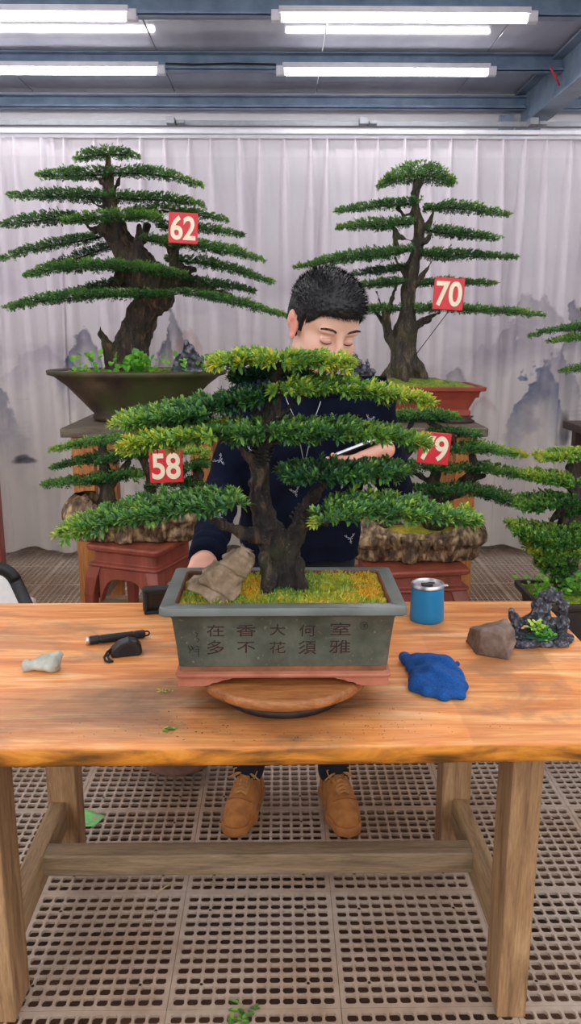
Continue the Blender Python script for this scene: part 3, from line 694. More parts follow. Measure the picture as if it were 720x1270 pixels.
for sx in (-1, 1):
    for sy in (-1, 1):
        c = (cen[0]+sx*hx*.66, Y70+sy*hy*.62, 0); MB().lathe(c, [(.052, ZS), (.06, ZS+.008), (.045, ZS+.018), (.055, ZS+.03)], 20, sx=1.3).build('pot_foot', M['dark_stand'], pt, smooth=True)
soil(t70, (cen[0], Y70), hx*.93, hy*.88, zr-.012, .012, 'moss_green', rect=True, mound=.045)
trunk(t70, [[(502, 480, 24, 0), (500, 462, 18, 0), (501, 440, 17, 0), (503, 410, 16, 0), (505, 385, 10, 0), (506, 360, 9, 0), (511, 330, 9, 0), (517, 300, 8, 0), (520, 282, 7, 0), (515, 262, 6, 0), (514, 240, 5, 0), (516, 222, 3, 0)],
            [(480, 474, 5, -.02), (492, 450, 9, -.03), (497, 430, 10, -.02)], [(528, 474, 4, -.02), (514, 455, 10, -.03), (508, 435, 10, -.02)], [(503, 478, 6, -.09), (502, 455, 8, -.04)], [(470, 473, 4, .03), (488, 458, 8, .02)],
            [(492, 430, 9, .0), (482, 415, 6, .01), (476, 400, 5, .02), (466, 388, 3, .03)], [(484, 418, 5, .0), (478, 395, 3, -.03), (470, 372, 3, -.03), (466, 360, 2, -.03)], [(478, 395, 3, -.02), (486, 370, 2, -.02), (490, 356, 2, 0)],
            [(514, 352, 4, 0), (498, 335, 3, .02), (490, 320, 3, .02)], [(514, 405, 6, -.02), (528, 396, 4, -.03), (545, 388, 3, -.03)], [(514, 352, 4, -.02), (530, 334, 3, -.04), (536, 322, 2, -.04)], [(519, 290, 4, 0), (532, 276, 4, -.02), (537, 262, 2, -.03)],
            [(518, 296, 4, 0), (526, 300, 3, -.02), (534, 292, 2, -.02)], [(512, 265, 3, .01), (500, 268, 2, .02), (494, 258, 2, .02)], [(515, 240, 4, 0), (522, 226, 3, 0), (528, 216, 2, 0)], [(512, 300, 3, .01), (492, 292, 3, -.01), (486, 282, 2, -.01)], [(492, 310, 3, -.02), (490, 290, 3, -.02)]],
      Y70, .0058, 'bark_grey', amp=.022, nsc=(36, 36, 9), k=.010, seed=4, sc=.86)
p = P(556, 386, Y70-.04), P(513, 443, Y70-.06)
MB().tube(p, .002, 5).build('guy_wire', M['black_rubber'], t70, smooth=True)
for pts, dy, hd, y, rx in [
    ([(470, 230, 4), (482, 222, 9), (500, 217, 14), (516, 214, 16), (534, 216, 14), (552, 222, 8), (563, 228, 4)], 0, .13, .36, 516),
    ([(417, 262, 2), (450, 257, 5), (490, 253, 6), (518, 251, 5)], 0, .11, .3, 516), ([(525, 259, 3), (555, 256, 8), (590, 260, 6), (630, 267, 2)], 0, .11, .3, 516),
    ([(418, 283, 2), (450, 279, 7), (480, 279, 9), (512, 276, 5)], -.04, .12, .32, 516), ([(524, 284, 5), (550, 288, 7), (590, 293, 5), (619, 297, 2)], -.02, .12, .26, 516),
    ([(365, 332, 2), (400, 325, 6), (440, 318, 9), (480, 315, 9), (512, 309, 5)], -.04, .13, .3, 512), ([(518, 315, 6), (550, 317, 9), (590, 317, 5), (641, 320, 2)], 0, .13, .24, 512),
    ([(438, 341, 3), (470, 336, 6), (506, 332, 5)], .09, .12, .08, 508), ([(440, 356, 4), (470, 352, 7), (500, 350, 6)], -.02, .12, .24, 508), ([(513, 353, 5), (545, 350, 6), (580, 351, 4), (612, 352, 2)], .05, .12, .24, 508),
    ([(450, 385, 5), (475, 383, 7), (496, 384, 5)], .0, .12, .24, 505), ([(512, 383, 6), (545, 382, 7), (580, 384, 6), (620, 386, 5), (655, 389, 4), (672, 392, 2)], -.06, .13, .32, 505)]:
    pad(rng, t70, pts, Y70+dy, hd, y, rootx=rx)

# --- the rock-like trays on red stools
def tray(root, cx, cy, hx, hy, z0, z1, seed):
    r = np.random.RandomState(seed); g = SDF((cx-hx-.04, cy-hy-.04, z0-.02), (cx+hx+.04, cy+hy+.04, z1+.05), .0042)
    for a in np.linspace(-.75, .75, 9): g.cap((cx+a*hx, cy, z0+.055), (cx+a*hx, cy, z1-.04), hy*.62, hy*.80, .02)
    n = 34
    for i in range(n):
        w = 2*PI*i/n+r.normal()*.05; q = np.array([math.copysign(abs(math.cos(w))**.75, math.cos(w)), math.copysign(abs(math.sin(w))**.75, math.sin(w))])
        e = np.array([cx+q[0]*hx*.93, cy+q[1]*hy*.93]); zt = z1-.012+.014*math.sin(w*3+seed)+r.normal()*.003
        ln = r.uniform(.35, 1.0)*(zt-z0-.012); e2 = e*.9+np.array([cx, cy])*.1
        g.cap((e[0], e[1], zt), (e2[0], e2[1], zt-ln*.55), .0135, .0145, .004); g.cap((e2[0], e2[1], zt-ln*.5), (e2[0]*.98+cx*.02, e2[1]*.98+cy*.02, zt-ln), .014, .007, .004)
        w2 = w+.06; e3 = np.array([cx+math.cos(w2)*hx*.98, cy+math.sin(w2)*hy*.98]); g.cap((e3[0], e3[1], zt+.004), (e3[0]*.97+cx*.03, e3[1]*.97+cy*.03, zt-ln*.4), .008, .006, .003)
    g.ell((cx, cy, z1+.03), (hx*.86, hy*.82, .055), k=.006, mode='s')
    for i in range(6):
        w = 2*PI*i/6+.3; g.cap((cx+math.cos(w)*hx*.6, cy+math.sin(w)*hy*.6, z0+.012), (cx+math.cos(w)*hx*.6, cy+math.sin(w)*hy*.6, z0+.07), .03, .03, .01)
    g.noise(.006, 60, 3); g.half((0, 0, z0+.001), (0, 0, -1))
    V, Q = g.mesh(); return mk('pot', V, Q, M['rocktray'], root)
t = NT('rock_tray'); v = t.coord((1, 1, .45)); f = t.noise(v, 34, 6, .6); ge = t.n('ShaderNodeNewGeometry')
t.set(Base_Color=t.ramp(f, [(.34, rgb(38, 28, 20)), (.5, rgb(112, 86, 60)), (.64, rgb(190, 162, 122))]), Roughness=.65); t.bump(f, .8, .006); M['rocktray'] = t.m
def stool(cx, cy, zt, w, rz, label):
    """red lacquered square stool with curved cabriole legs"""
    r = thing('red_stool', (cx, cy, 0), label, 'stool', 'red wooden stools under the stone trays'); R = np.array(Matrix.Rotation(rz, 3, 'Z'))
    mb = MB().loft_rect((0, 0, 0), [(w*.46, w*.46, zt-.09), (w*.5, w*.5, zt-.085), (w*.5, w*.5, zt-.075), (w*.44, w*.44, zt-.07), (w*.44, w*.44, zt-.03), (w*.5, w*.5, zt-.022), (w*.51, w*.51, zt-.006), (w*.49, w*.49, zt)], .02)
    for i in range(len(mb.V)): mb.V[i] = mb.V[i]@R.T+np.array([cx, cy, 0])
    mb.build('seat', M['red_wood'], r, bevel=.003)
    for q in range(4):       # apron panel with arched lower edge
        n = 13; xs = np.linspace(-w*.34, w*.34, n); lo = zt-.13-.10*np.abs(xs/(w*.34))**4; A = []
        poly = [(x, -w*.47, zt-.09) for x in xs]+[(x, -w*.47, l) for x, l in zip(xs[::-1], lo[::-1])]
        p = np.array(poly)@np.array(Matrix.Rotation(rz+q*PI/2, 3, 'Z')).T+np.array([cx, cy, 0])
        dv = np.array([0, .03, 0])@np.array(Matrix.Rotation(rz+q*PI/2, 3, 'Z')).T
        V = np.concatenate([p, p+dv]); k = n
        Q = [[i, i+1, 2*k-2-i, 2*k-1-i] for i in range(k-1)]; Q += [[2*k+a for a in reversed(f_)] for f_ in Q]; Q += [[i, 2*k+i, 2*k+(i+1) % (2*k), (i+1) % (2*k)] for i in range(2*k)]
        MB().add(V, Q).build('apron', M['red_wood'], r)
    for sx in (-1, 1):
        for sy in (-1, 1):
            zz = np.array([zt-.085, zt-.13, zt-.2, zt-.32, .22, .1, .04, 0.0]); of = np.array([.44, .475, .495, .485, .45, .43, .445, .47])*w; hw_ = np.array([.080, .076, .064, .052, .046, .046, .052, .06])*(w/.4)*.85
            V = []; 
            for z_, o_, h_ in zip(zz, of, hw_):
                for dx, dy in ((0, 0), (-2, 0), (-2, -2), (0, -2)): V.append((sx*(o_+.012+dx*h_*.5*1), sy*(o_+.012+dy*h_*.5), z_))
            V = np.array(V)@R.T+np.array([cx, cy, 0]); Q = [[i*4+j, i*4+(j+1) % 4, i*4+4+(j+1) % 4, i*4+4+j] for i in range(len(zz)-1) for j in range(4)]+[[0, 1, 2, 3], [len(V)-4, len(V)-3, len(V)-2, len(V)-1]]
            MB().add(V, Q).build('leg', M['red_wood'], r, bevel=.004)
    zr_ = .14
    for q in range(4):
        p = np.array([0, -w*.40, zr_])@np.array(Matrix.Rotation(rz+q*PI/2, 3, 'Z')).T+np.array([cx, cy, 0]); MB().box(p, (w*.72, .022, .03), R=np.array(Matrix.Rotation(rz+q*PI/2, 3, 'Z'))).build('stretcher', M['red_wood'], r)
YT = 3.12
# left: sign 58
rng = np.random.RandomState(58); c58 = P(166, 640, YT); zt = P(166, 679, 2.98)[2]; z1 = P(166, 628, 3.12)[2]
stool(P(176, 660, YT)[0], YT, zt, .315, math.radians(-22), 'red wooden stool under the stone tray with sign 58')
t58 = thing('bonsai_tree', (c58[0], YT, zt), 'low twin-trunk bonsai in a rugged stone tray on the left stool, bearing sign 58', 'bonsai')
tray(t58, c58[0], YT, 74*mpp(c58), .13, zt, z1, 5)
soil(t58, (c58[0], YT), 62*mpp(c58), .105, z1-.016, .012, 'moss', mound=.03)
trunk(t58, [[(133, 634, 15, 0), (133, 612, 9, 0), (130, 590, 8, 0), (128, 568, 6, 0), (127, 550, 3, 0)], [(133, 605, 7, 0), (146, 590, 5, -.02), (160, 572, 3, -.03)], [(126, 600, 4, 0), (110, 598, 2, 0)], [(128, 572, 4, 0), (110, 572, 2, 0)]], YT, .006, 'bark_grey', amp=.012, k=.012)
trunk(t58, [[(190, 626, 8, -.02), (186, 610, 7, -.03), (188, 594, 6, -.03), (182, 580, 5, -.02), (174, 566, 4, -.01), (178, 552, 3, 0)], [(178, 572, 4, 0), (186, 560, 3, 0)]], YT, .005, 'bark_brown', amp=.004, k=.01)
trunk(t58, [[(224, 628, 10, 0), (234, 606, 8, 0), (246, 590, 6, 0), (240, 574, 4, 0)]], YT, .006, 'bark_dark', amp=.008)
for pts, dy, hd, y, rx in [
    ([(65, 558, 2), (95, 552, 4), (130, 546, 6), (165, 546, 5)], .02, .09, (.5, .3), 128), ([(66, 580, 2), (95, 573, 4), (128, 568, 6), (142, 566, 4)], .03, .09, .18, 128), ([(55, 601, 2), (85, 598, 5), (120, 595, 5), (140, 594, 4)], .0, .09, .26, 130),
    ([(112, 592, 3), (140, 590, 7), (160, 588, 7), (177, 590, 4)], -.05, .08, .3, 140), ([(122, 572, 4), (145, 566, 9), (170, 562, 9), (190, 558, 6)], -.04, .08, .26, 150), ([(150, 556, 4), (175, 550, 9), (205, 548, 8)], .02, .09, .22, 180),
    ([(183, 602, 4), (205, 599, 5), (235, 598, 4), (255, 602, 2)], 0, .08, .2, 200), ([(222, 585, 5), (240, 578, 8), (258, 574, 6)], 0, .08, .24, 235), ([(225, 563, 3), (240, 560, 4), (258, 562, 3)], 0, .07, .55, 235)]:
    pad(rng, t58, pts, YT+dy, hd, y, rootx=rx)
# right: sign 79
rng = np.random.RandomState(79); c79 = P(515, 650, YT); zt = P(515, 704, 2.98)[2]; z1 = P(515, 656, 3.12)[2]
stool(P(506, 690, YT)[0], YT, zt, .38, math.radians(8), 'red wooden stool under the stone tray with sign 79')
t79 = thing('bonsai_tree', (c79[0], YT, zt), 'wide low bonsai in a rugged stone tray beside the person, bearing sign 79', 'bonsai')
tray(t79, c79[0], YT, 76*mpp(c79), .13, zt, z1, 9)
soil(t79, (c79[0], YT), 66*mpp(c79), .105, z1-.016, .012, 'moss', mound=.025)
trunk(t79, [[(538, 645, 16, 0), (539, 622, 11, 0), (536, 604, 8, 0), (540, 588, 6, 0), (548, 570, 4, 0), (555, 560, 3, 0)], [(545, 618, 8, 0), (566, 610, 7, 0), (578, 598, 8, 0), (588, 584, 6, 0), (585, 566, 4, 0)], [(576, 600, 4, 0), (600, 590, 3, 0)], [(536, 600, 5, 0), (520, 590, 3, 0), (500, 584, 2, 0)],
            [(473, 648, 13, .04), (474, 622, 10, .04), (478, 600, 8, .04), (490, 585, 5, .04), (505, 560, 4, .04), (500, 545, 3, .04), (510, 525, 3, .04)], [(503, 565, 3, .04), (512, 555, 3, .03), (518, 545, 2, .03)], [(566, 560, 3, 0), (560, 540, 3, .02), (530, 522, 2, .03)]], YT, .006, 'bark_dark', amp=.01, k=.012)
for pts, dy, hd, y, rx in [
    ([(482, 519, 3), (505, 515, 7), (530, 515, 8), (552, 516, 6), (568, 518, 3)], .05, .09, .26, 520), ([(535, 536, 4), (562, 536, 6), (593, 540, 4)], .05, .08, .2, 560), ([(553, 557, 5), (590, 555, 8), (622, 560, 6), (652, 565, 2)], 0, .09, (.24, .6), 570),
    ([(470, 587, 5), (500, 580, 8), (530, 578, 8), (562, 582, 5)], .0, .09, .26, 520), ([(566, 581, 4), (600, 580, 7), (630, 586, 6), (668, 594, 4)], 0, .09, (.2, .55), 570), ([(513, 607, 4), (545, 608, 7), (580, 606, 8), (615, 615, 9), (645, 624, 8), (668, 632, 3)], -.06, .1, (.16, .3), 560), ([(488, 556, 4), (505, 553, 7), (530, 556, 4)], .04, .08, .3, 505)]:
    pad(rng, t79, pts, YT+dy, hd, y, rootx=rx)

# --- bushy bonsai at the right edge, on a low dark stool
rng = np.random.RandomState(11); YR = 2.78; cR_ = P(704, 750, YR); zr = P(704, 752, YR-.16)[2]
hs = zr-.15
r = thing('low_stool', (cR_[0]+.02, YR, 0), 'low dark stool under the bushy tree at the right edge', 'stool')
MB().box((cR_[0]+.02, YR, hs-.02), (.5, .36, .04)).build('seat', M['dark_stand'], r, bevel=.004)
for sx in (-1, 1):
    for sy in (-1, 1): MB().box((cR_[0]+.02+sx*.2, YR+sy*.14, (hs-.04)/2), (.05, .05, hs-.041)).build('leg', M['dark_stand'], r, bevel=.004)
tR = thing('bonsai_tree', (cR_[0], YR, hs), 'bushy bright green bonsai in a dark rectangular pot at the right edge behind the table', 'bonsai')
hx, hy = .22, .15
MB().loft_rect((cR_[0]+.06, YR, 0), [(hx*.8, hy*.8, hs), (hx*.9, hy*.9, zr-.03), (hx*.98, hy*.98, zr-.025), (hx, hy, zr-.012), (hx, hy, zr), (hx*.93, hy*.9, zr), (hx*.9, hy*.88, zr-.04)], .02).build('pot', simple('dark_pot', (52, 44, 40), .5), tR, bevel=.003)
soil(tR, (cR_[0]+.06, YR), hx*.92, hy*.89, zr-.012, .016, 'moss_green', rect=True, mound=.03)
for px, n_ in ((703, 40), (715, 40), (722, 30), (660, 16), (671, 14)):
    p = P(px, 748, YR-.06); mb = MB(); ya = tuft(rng, mb, (p[0], p[1], zr), .05, .08, n_, .022, .5); mb.build('weed_plant', M['weed'], tR, smooth=True, attrs={'yel': ya}, fix=False)
trunk(tR, [[(699, 755, 13, 0), (697, 725, 10, 0), (700, 695, 9, 0), (695, 660, 8, 0), (702, 635, 7, 0), (714, 622, 6, 0), (712, 600, 4, 0), (706, 580, 5, 0), (708, 568, 3, 0)], [(702, 630, 6, 0), (690, 640, 5, -.02), (684, 645, 3, -.02)], [(710, 610, 3, 0), (698, 600, 3, 0), (692, 594, 2, 0)], [(704, 625, 4, 0), (690, 622, 3, 0)]], YR, .006, 'bark_dark', amp=.008)
for pts, dy, hd, y, rx in [
    ([(666, 568, 3), (690, 565, 6), (715, 564, 7), (735, 566, 4)], 0, .09, .6, 708), ([(650, 588, 3), (672, 592, 8), (698, 595, 9), (712, 598, 5)], -.02, .09, .46, 708), ([(640, 628, 4), (660, 624, 8), (685, 620, 9), (710, 620, 5)], -.03, .1, .26, 708),
    ([(634, 653, 6), (655, 662, 14), (680, 666, 16), (705, 664, 14), (730, 660, 9)], -.05, .12, .38, 700), ([(652, 678, 6), (672, 683, 13), (695, 685, 13), (716, 682, 8)], -.06, .1, .56, 700), ([(668, 700, 5), (688, 706, 12), (705, 702, 8)], -.04, .08, .3, 700), ([(700, 634, 4), (720, 632, 6), (740, 634, 4)], 0, .08, .2, 720)]:
    pad(rng, tR, pts, YR+dy, hd, y, rootx=rx, dens=1.0, L=.0145)

# --- tree mostly beyond the right edge, on the dark stand
rng = np.random.RandomState(12); YE = 3.9; zE = P(705, 541, 3.55)[2]-.0; xE = a+.33
tE = thing('bonsai_tree', (xE, YE, zE), 'bonsai cut by the right edge, only its thin left branch tips showing', 'bonsai')
MB().loft_rect((xE, YE, 0), [(.18, .12, zE), (.2, .14, zE+.1), (.22, .16, zE+.105), (.22, .16, zE+.125), (.2, .14, zE+.125), (.19, .13, zE+.1)], .02).build('pot', M['terracotta'], tE, bevel=.003)
soil(tE, (xE, YE), .2, .14, zE+.115, .01, 'moss_green', rect=True, mound=.02)
trunk(tE, [[(770, 505, 16, 0), (766, 470, 12, 0), (768, 430, 9, 0), (764, 390, 5, 0)], [(766, 470, 5, 0), (740, 460, 3, 0)], [(768, 430, 5, 0), (740, 412, 3, 0)]], YE, .008, 'bark_brown', amp=.012, k=.02)
for pts, dy, y in [([(657, 417, 1.2), (675, 411, 3), (700, 408, 4), (730, 405, 7), (760, 404, 7)], 0, .24), ([(683, 424, 2), (705, 420, 4), (730, 418, 6), (760, 416, 6)], -.05, .36), ([(697, 461, 2), (712, 458, 4), (735, 455, 7), (765, 452, 7)], 0, .28), ([(725, 385, 4), (764, 380, 12), (800, 386, 4)], 0, .3)]:
    pad(rng, tE, pts, YE+dy, .12, y, rootx=768)

# ------------------------------------------------------------------ number signs
sign(P(227, 283, Y62-.34), 36*mpp(P(227, 283, Y62-.34)), '62', (math.radians(3), .05), 'red sign reading 62 on the big left tree', 0)
sign(P(556, 364.5, Y70-.24), 38*mpp(P(556, 365, Y70-.24)), '70', (math.radians(3), .02), 'red sign reading 70 on the tall right tree', 0)
sign(P(206, 578, YT-.22), 41*mpp(P(206, 578, YT-.22)), '58', (math.radians(-1), .05), 'red sign reading 58 on the low left tree', 0)
sign(P(538, 556, YT-.24), 39*mpp(P(538, 556, YT-.24)), '79', (math.radians(5), -.1), 'red sign reading 79 on the low right tree', 0)

# ------------------------------------------------------------------ miniature rock ornaments in the pots
t = NT('ornament_stone'); f = t.noise(t.coord(), 60, 5); pn = t.n('ShaderNodeNewGeometry').outputs['Pointiness']; f = t.math('ADD', t.math('MULTIPLY', f, .5), t.math('MULTIPLY', t.math('SUBTRACT', pn, .44), 2.2)); t.set(Base_Color=t.ramp(f, [(.30, rgb(22, 23, 30)), (.42, rgb(58, 60, 70)), (.58, rgb(150, 150, 158))]), Roughness=.7); t.bump(f, .6, .004); M['ornament'] = t.m
def spire(name, Y, pts, zbase, label, h=.006, mat='ornament'):
    W = [(P(a, b, Y), r) for a, b, r in pts]; A = np.array([w for w, _ in W]); g = SDF(A.min(0)-.12, A.max(0)+.12, h)
    for w, r in W:
        rr = r*mpp(w); b = w.copy(); b[2] = zbase; g.cap(b, w, rr*1.25, rr*.35, .006)
        for j in range(3):
            q = w*(1-(j+1)*.25)+b*(j+1)*.25; g.ell(q+np.array([rr*.5*math.cos(j*2.1), -rr*.4, 0]), (rr*.75,)*3, k=.004)
    g.noise(.010, 45, 4); g.half((0, 0, zbase), (0, 0, -1)); V, Q = g.mesh()
    return tag(mk(name, V, Q, M[mat]), label, 'ornament')
spire('rock_ornament', Y62-.16, [(231, 424, 9), (222, 440, 8), (242, 442, 8), (236, 434, 8), (217, 452, 6)], P(231, 463, 3.55)[2]-.005, 'dark grey miniature mountain in the mossy bowl of tree 62')
spire('rock_ornament', Y70-.02, [(437, 428, 4), (442, 440, 5), (432, 444, 5), (449, 452, 4), (455, 446, 3), (461, 458, 4)], P(505, 480, 3.72)[2]+.02, 'dark grey miniature crag behind the person, left of the trunk of tree 70')
# ------------------------------------------------------------------ the work table
ZTB = .75
t = NT('table_wood'); v = t.coord((.9, 9, 9))
f = t.noise(v, 2.6, 8, .62, 1.0); f2 = t.noise(t.coord((2.2, 55, 55)), 3.2, 5, .6, .3); f3 = t.noise(t.coord((1.5, 2.6, 2)), 1.7, 6, .62, .4)
c = t.ramp(f, [(.26, rgb(184, 98, 42)), (.42, rgb(220, 134, 66)), (.55, rgb(236, 162, 96)), (.7, rgb(246, 198, 146))])
c = t.mix(.38, c, t.ramp(f2, [(.32, (.66, .55, .46, 1)), (.56, (1, 1, 1, 1))]), 'MULTIPLY')
wear = t.ramp(f3, [(.52, (0, 0, 0, 1)), (.62, (.6, .6, .6, 1))]); c = t.mix(wear, c, rgb(150, 108, 78))
# worn, dirty zone around the turntable
sx = t.n('ShaderNodeSeparateXYZ'); tc = t.n('ShaderNodeTexCoord'); t.l(tc.outputs['Object'], sx.inputs[0])
dx = t.math('DIVIDE', t.math('SUBTRACT', sx.outputs[0], -.12), .54); dy = t.math('DIVIDE', t.math('SUBTRACT', sx.outputs[1], -.27), .175)
q = t.math('SUBTRACT', 1.25, t.math('ADD', t.math('MULTIPLY', dx, dx), t.math('MULTIPLY', dy, dy)))
q = t.math('MULTIPLY', t.math('ADD', q, t.math('MULTIPLY', t.math('SUBTRACT', f3, .5), 3.0)), .8, True)
c = t.mix(t.math('MULTIPLY', q, .88), c, t.ramp(f2, [(.3, rgb(62, 44, 32)), (.6, rgb(102, 77, 57))]))
# live edge: darker amber bark-side wood low on the front
ed = t.math('MULTIPLY', t.math('SUBTRACT', -.003, sx.outputs[2]), 200, True)
f4 = t.noise(t.coord((3, 3, 14)), 2.2, 6, .6, .5)
c = t.mix(ed, c, t.ramp(f4, [(.34, rgb(84, 60, 22)), (.46, rgb(160, 98, 32)), (.6, rgb(214, 136, 44)), (.74, rgb(226, 164, 84))]))
t.set(Base_Color=c, Roughness=t.math('ADD', .30, t.math('MULTIPLY', f3, .25)), Specular_IOR_Level=.5); t.bump(f2, .12, .002); M['table_wood'] = t.m
xR = PZ(674, 748, ZTB)[0]; legR = PZ(617, 1268, 0); legL = PZ(27, 1250, 0); xm = (legR[0]+legL[0])/2; xL = 2*xm-xR
Yb, Yf, TH = 2.252, 1.417, .047
table = thing('work_table', (xm, 1.85, ZTB), 'long orange-brown wooden work table with thick top in the foreground', 'table')
# top slab with a softly uneven front edge
nx = 160; xs = np.linspace(xL, xR, nx); prof = [(0, -TH+.012), (.004, -TH+.004), (.014, -TH)]
mb = MB(); ring = []
ze = [-.0, -.0012, -.006, -.02, -.034, -.042, -TH]; ye = [.004, .001, .0, -.002, .0, .004, .014]
A = []
for x in xs:
    wv = .004*math.sin(x*3.1)+.003*float(fbm(np.array([x*5, 0, 0]), 3))
    row = [(x, Yb, ZTB-TH), (x, Yb, ZTB)]+[(x, Yf+y_+wv*(1 if k_ else .6), ZTB+z_) for k_, (y_, z_) in enumerate(zip(ye, ze))]+[(x, Yb, ZTB-TH)]
    A.append(row)
A = np.array(A); mb.grid(A)
for i_, fl_ in ((0, 0), (nx-1, 1)):
    p = A[i_][:-1]; mb.add(p, None, [(0, k, k+1) if fl_ else (0, k+1, k) for k in range(1, len(p)-1)])
tt = mb.build('table_top', M['table_wood'], table); autosmooth(tt, 50)
lw, ld = .066, .11
def leg(x0_, yf, w_, d_): MB().box((x0_+w_/2, yf+d_/2, (ZTB-TH)/2), (w_, d_, ZTB-TH-.001)).build('leg', M['leg_wood'], table, bevel=.004)
leg(legR[0], 1.545, lw, ld); leg(legL[0]-lw, 1.545, lw, ld)
bR, bL = P(547, 965, 2.12)[0], P(95, 965, 2.12)[0]; bw = .082
leg(bR, 2.1, bw, .085); leg(bL-bw, 2.1, bw, .085)
for (a0, a1, sgn) in ((legR[0]+.012, bR+.03, 1), (legL[0]-.012, bL-.03, -1)):
    w_ = .045*sgn
    MB().hexa([(a0, 1.652, .115), (a0+w_, 1.652, .115), (a1+w_, 2.102, .115), (a1, 2.102, .115)], [(a0, 1.652, .205), (a0+w_, 1.652, .205), (a1+w_, 2.102, .205), (a1, 2.102, .205)]).build('side_rail', M['siderail_wood'], table, bevel=.004)
sL, sR = P(47, 1062, 1.88)[0], P(590, 1062, 1.88)[0]
MB().box(((sL+sR)/2, 1.888, .171), (sR-sL, .058, .06)).build('stretcher', M['rail_wood'], table, bevel=.005)

# ------------------------------------------------------------------ turntable
PX, PY = P(351, 860, 1.66)[0], 1.655; ZP = .815
turn = thing('turntable', (PX, PY, ZTB), 'round wooden turntable on a dark base carrying the pot on the table', 'turntable')
MB().lathe((PX, PY, 0), [(.130, ZTB+.0005), (.133, ZTB+.006), (.133, ZTB+.016), (.126, ZTB+.02), (.11, ZTB+.022), (.105, ZTB+.038)], 48).build('base', simple('turntable_iron', (66, 54, 48), .5, .4, c2=(50, 38, 32)), turn, smooth=True)
autosmooth(MB().lathe((PX, PY, 0), [(.176, ZTB+.0385), (.183, ZTB+.043), (.185, ZTB+.05), (.184, ZTB+.06), (.180, ZP-.0005)], 64).build('plate', wood('plate_wood', [(112, 66, 34), (160, 100, 52), (190, 128, 74)], (2, 14, 14), .5), turn), 50)

# ------------------------------------------------------------------ the main bonsai in its inscribed pot
mainB = thing('bonsai_tree', (PX, PY, ZP), 'foreground bonsai with spreading layered pads in a grey-green inscribed pot on the table', 'bonsai')
t = NT('pot_glaze'); f = t.noise(t.coord(), 14, 6, .65); f2 = t.noise(t.coord(), 130, 2)
c = t.ramp(f, [(.3, rgb(54, 58, 50)), (.5, rgb(74, 79, 68)), (.7, rgb(94, 96, 84))])
t.set(Base_Color=t.mix(t.ramp(f2, [(.66, (0, 0, 0, 1)), (.74, (.7, .7, .7, 1))]), c, rgb(134, 118, 96)), Roughness=.5); t.bump(f2, .25, .001); M['glaze'] = t.m
M['rim_glaze'] = simple('rim_glaze', (112, 118, 114), .34, var=.08, sc=10, c2=(90, 96, 90))
M['pot_clay'] = simple('pot_clay', (176, 108, 84), .7, var=.15, sc=14, bump=.2, c2=(150, 84, 62)); M['pot_inner'] = simple('pot_inner', (128, 72, 52), .8, var=.2, sc=20, c2=(96, 52, 40))
ZR = .992
hx, hy = .2445, .142
rings = [(.200, .102, ZP+.016), (.212, .112, ZP+.017), (.2175, .1175, ZP+.020), (.219, .119, ZP+.024), (.2175, .1175, ZP+.028), (.2105, .1105, ZP+.031), (.2105, .1105, ZP+.042), (.212, .112, ZP+.043), (.216, .116, ZP+.09), (.223, .121, ZR-.03), (.230, .127, ZR-.021), (.240, .138, ZR-.019), (.2440, .1415, ZR-.016), (.2445, .142, ZR-.006), (.243, .1405, ZR-.001), (.240, .138, ZR), (.216, .113, ZR), (.213, .110, ZR-.003), (.210, .107, ZR-.05)]
ms = [1, 1, 1, 1, 1, 4, 4, 0, 0, 0, 2, 2, 2, 2, 2, 2, 3, 3]
pot = autosmooth(MB().loft_rect((PX, PY, 0), rings, .010, 4, ms).build('pot', [M['glaze'], M['pot_clay'], M['rim_glaze'], M['pot_inner'], simple('clay_band', (142, 88, 54), .7, var=.2, sc=20)], mainB), 40)
# four bracket feet with cloud-cut ends
for sx in (-1, 1):
    for sy in (-1, 1):
        mb = MB(); hxx, hyy = .2135, .1135; z0, z1 = ZP+.0004, ZP+.0195
        pr = [(0, z1), (0, z0), (.052, z0), (.064, z0+.003), (.070, z0+.007), (.080, z0+.008), (.092, z0+.013), (.105, z0+.015), (.112, z1)]
        mb.prism([(PX+sx*(hxx-a), PY+sy*hyy, z) for a, z in pr], (0, -sy*.024, 0))
        pr2 = [(a*.6, z) for a, z in pr]; mb.prism([(PX+sx*hxx, PY+sy*(hyy-.0241-a), z) for a, z in pr2[:]], (-sx*.024, 0, 0))
        mb.build('pot_foot', M['pot_clay'], pot)
# carved inscription on the front face
M['carve'] = simple('carved_ink', (36, 29, 25), .7, var=.2, sc=200); M['carve_l'] = simple('carve_highlight', (112, 92, 74), .7)
zf0, yf0, zf1, yf1 = ZP+.043, PY-.112, ZR-.03, PY-.121; tilt = math.atan2(yf0-yf1, zf1-zf0)
def face_pt(px, py):
    r = ray(px, py)           # meet the tilted front plane
    n = np.array([0, -math.cos(tilt), -math.sin(tilt)]); p0 = np.array([0, yf0, zf0]); return cO+r*(np.dot(p0-cO, n)/np.dot(r, n))
up_f = nrm([0, yf1-yf0, zf1-zf0]); nf = np.array([0, -up_f[2], up_f[1]])
def text_mesh(ch, size):
    cu = bpy.data.curves.new('n', 'FONT'); cu.body = ch; cu.size = size; cu.extrude = .0004
    ob = bpy.data.objects.new('n', cu); COL.objects.link(ob); bpy.context.view_layer.update()
    me = bpy.data.meshes.new_from_object(ob.evaluated_get(bpy.context.evaluated_depsgraph_get())); bpy.data.objects.remove(ob)
    co = np.zeros(len(me.vertices)*3, np.float32); me.vertices.foreach_get('co', co); co = co.reshape(-1, 3).astype(float)
    fs = [tuple(p.vertices) for p in me.polygons]; return co, fs
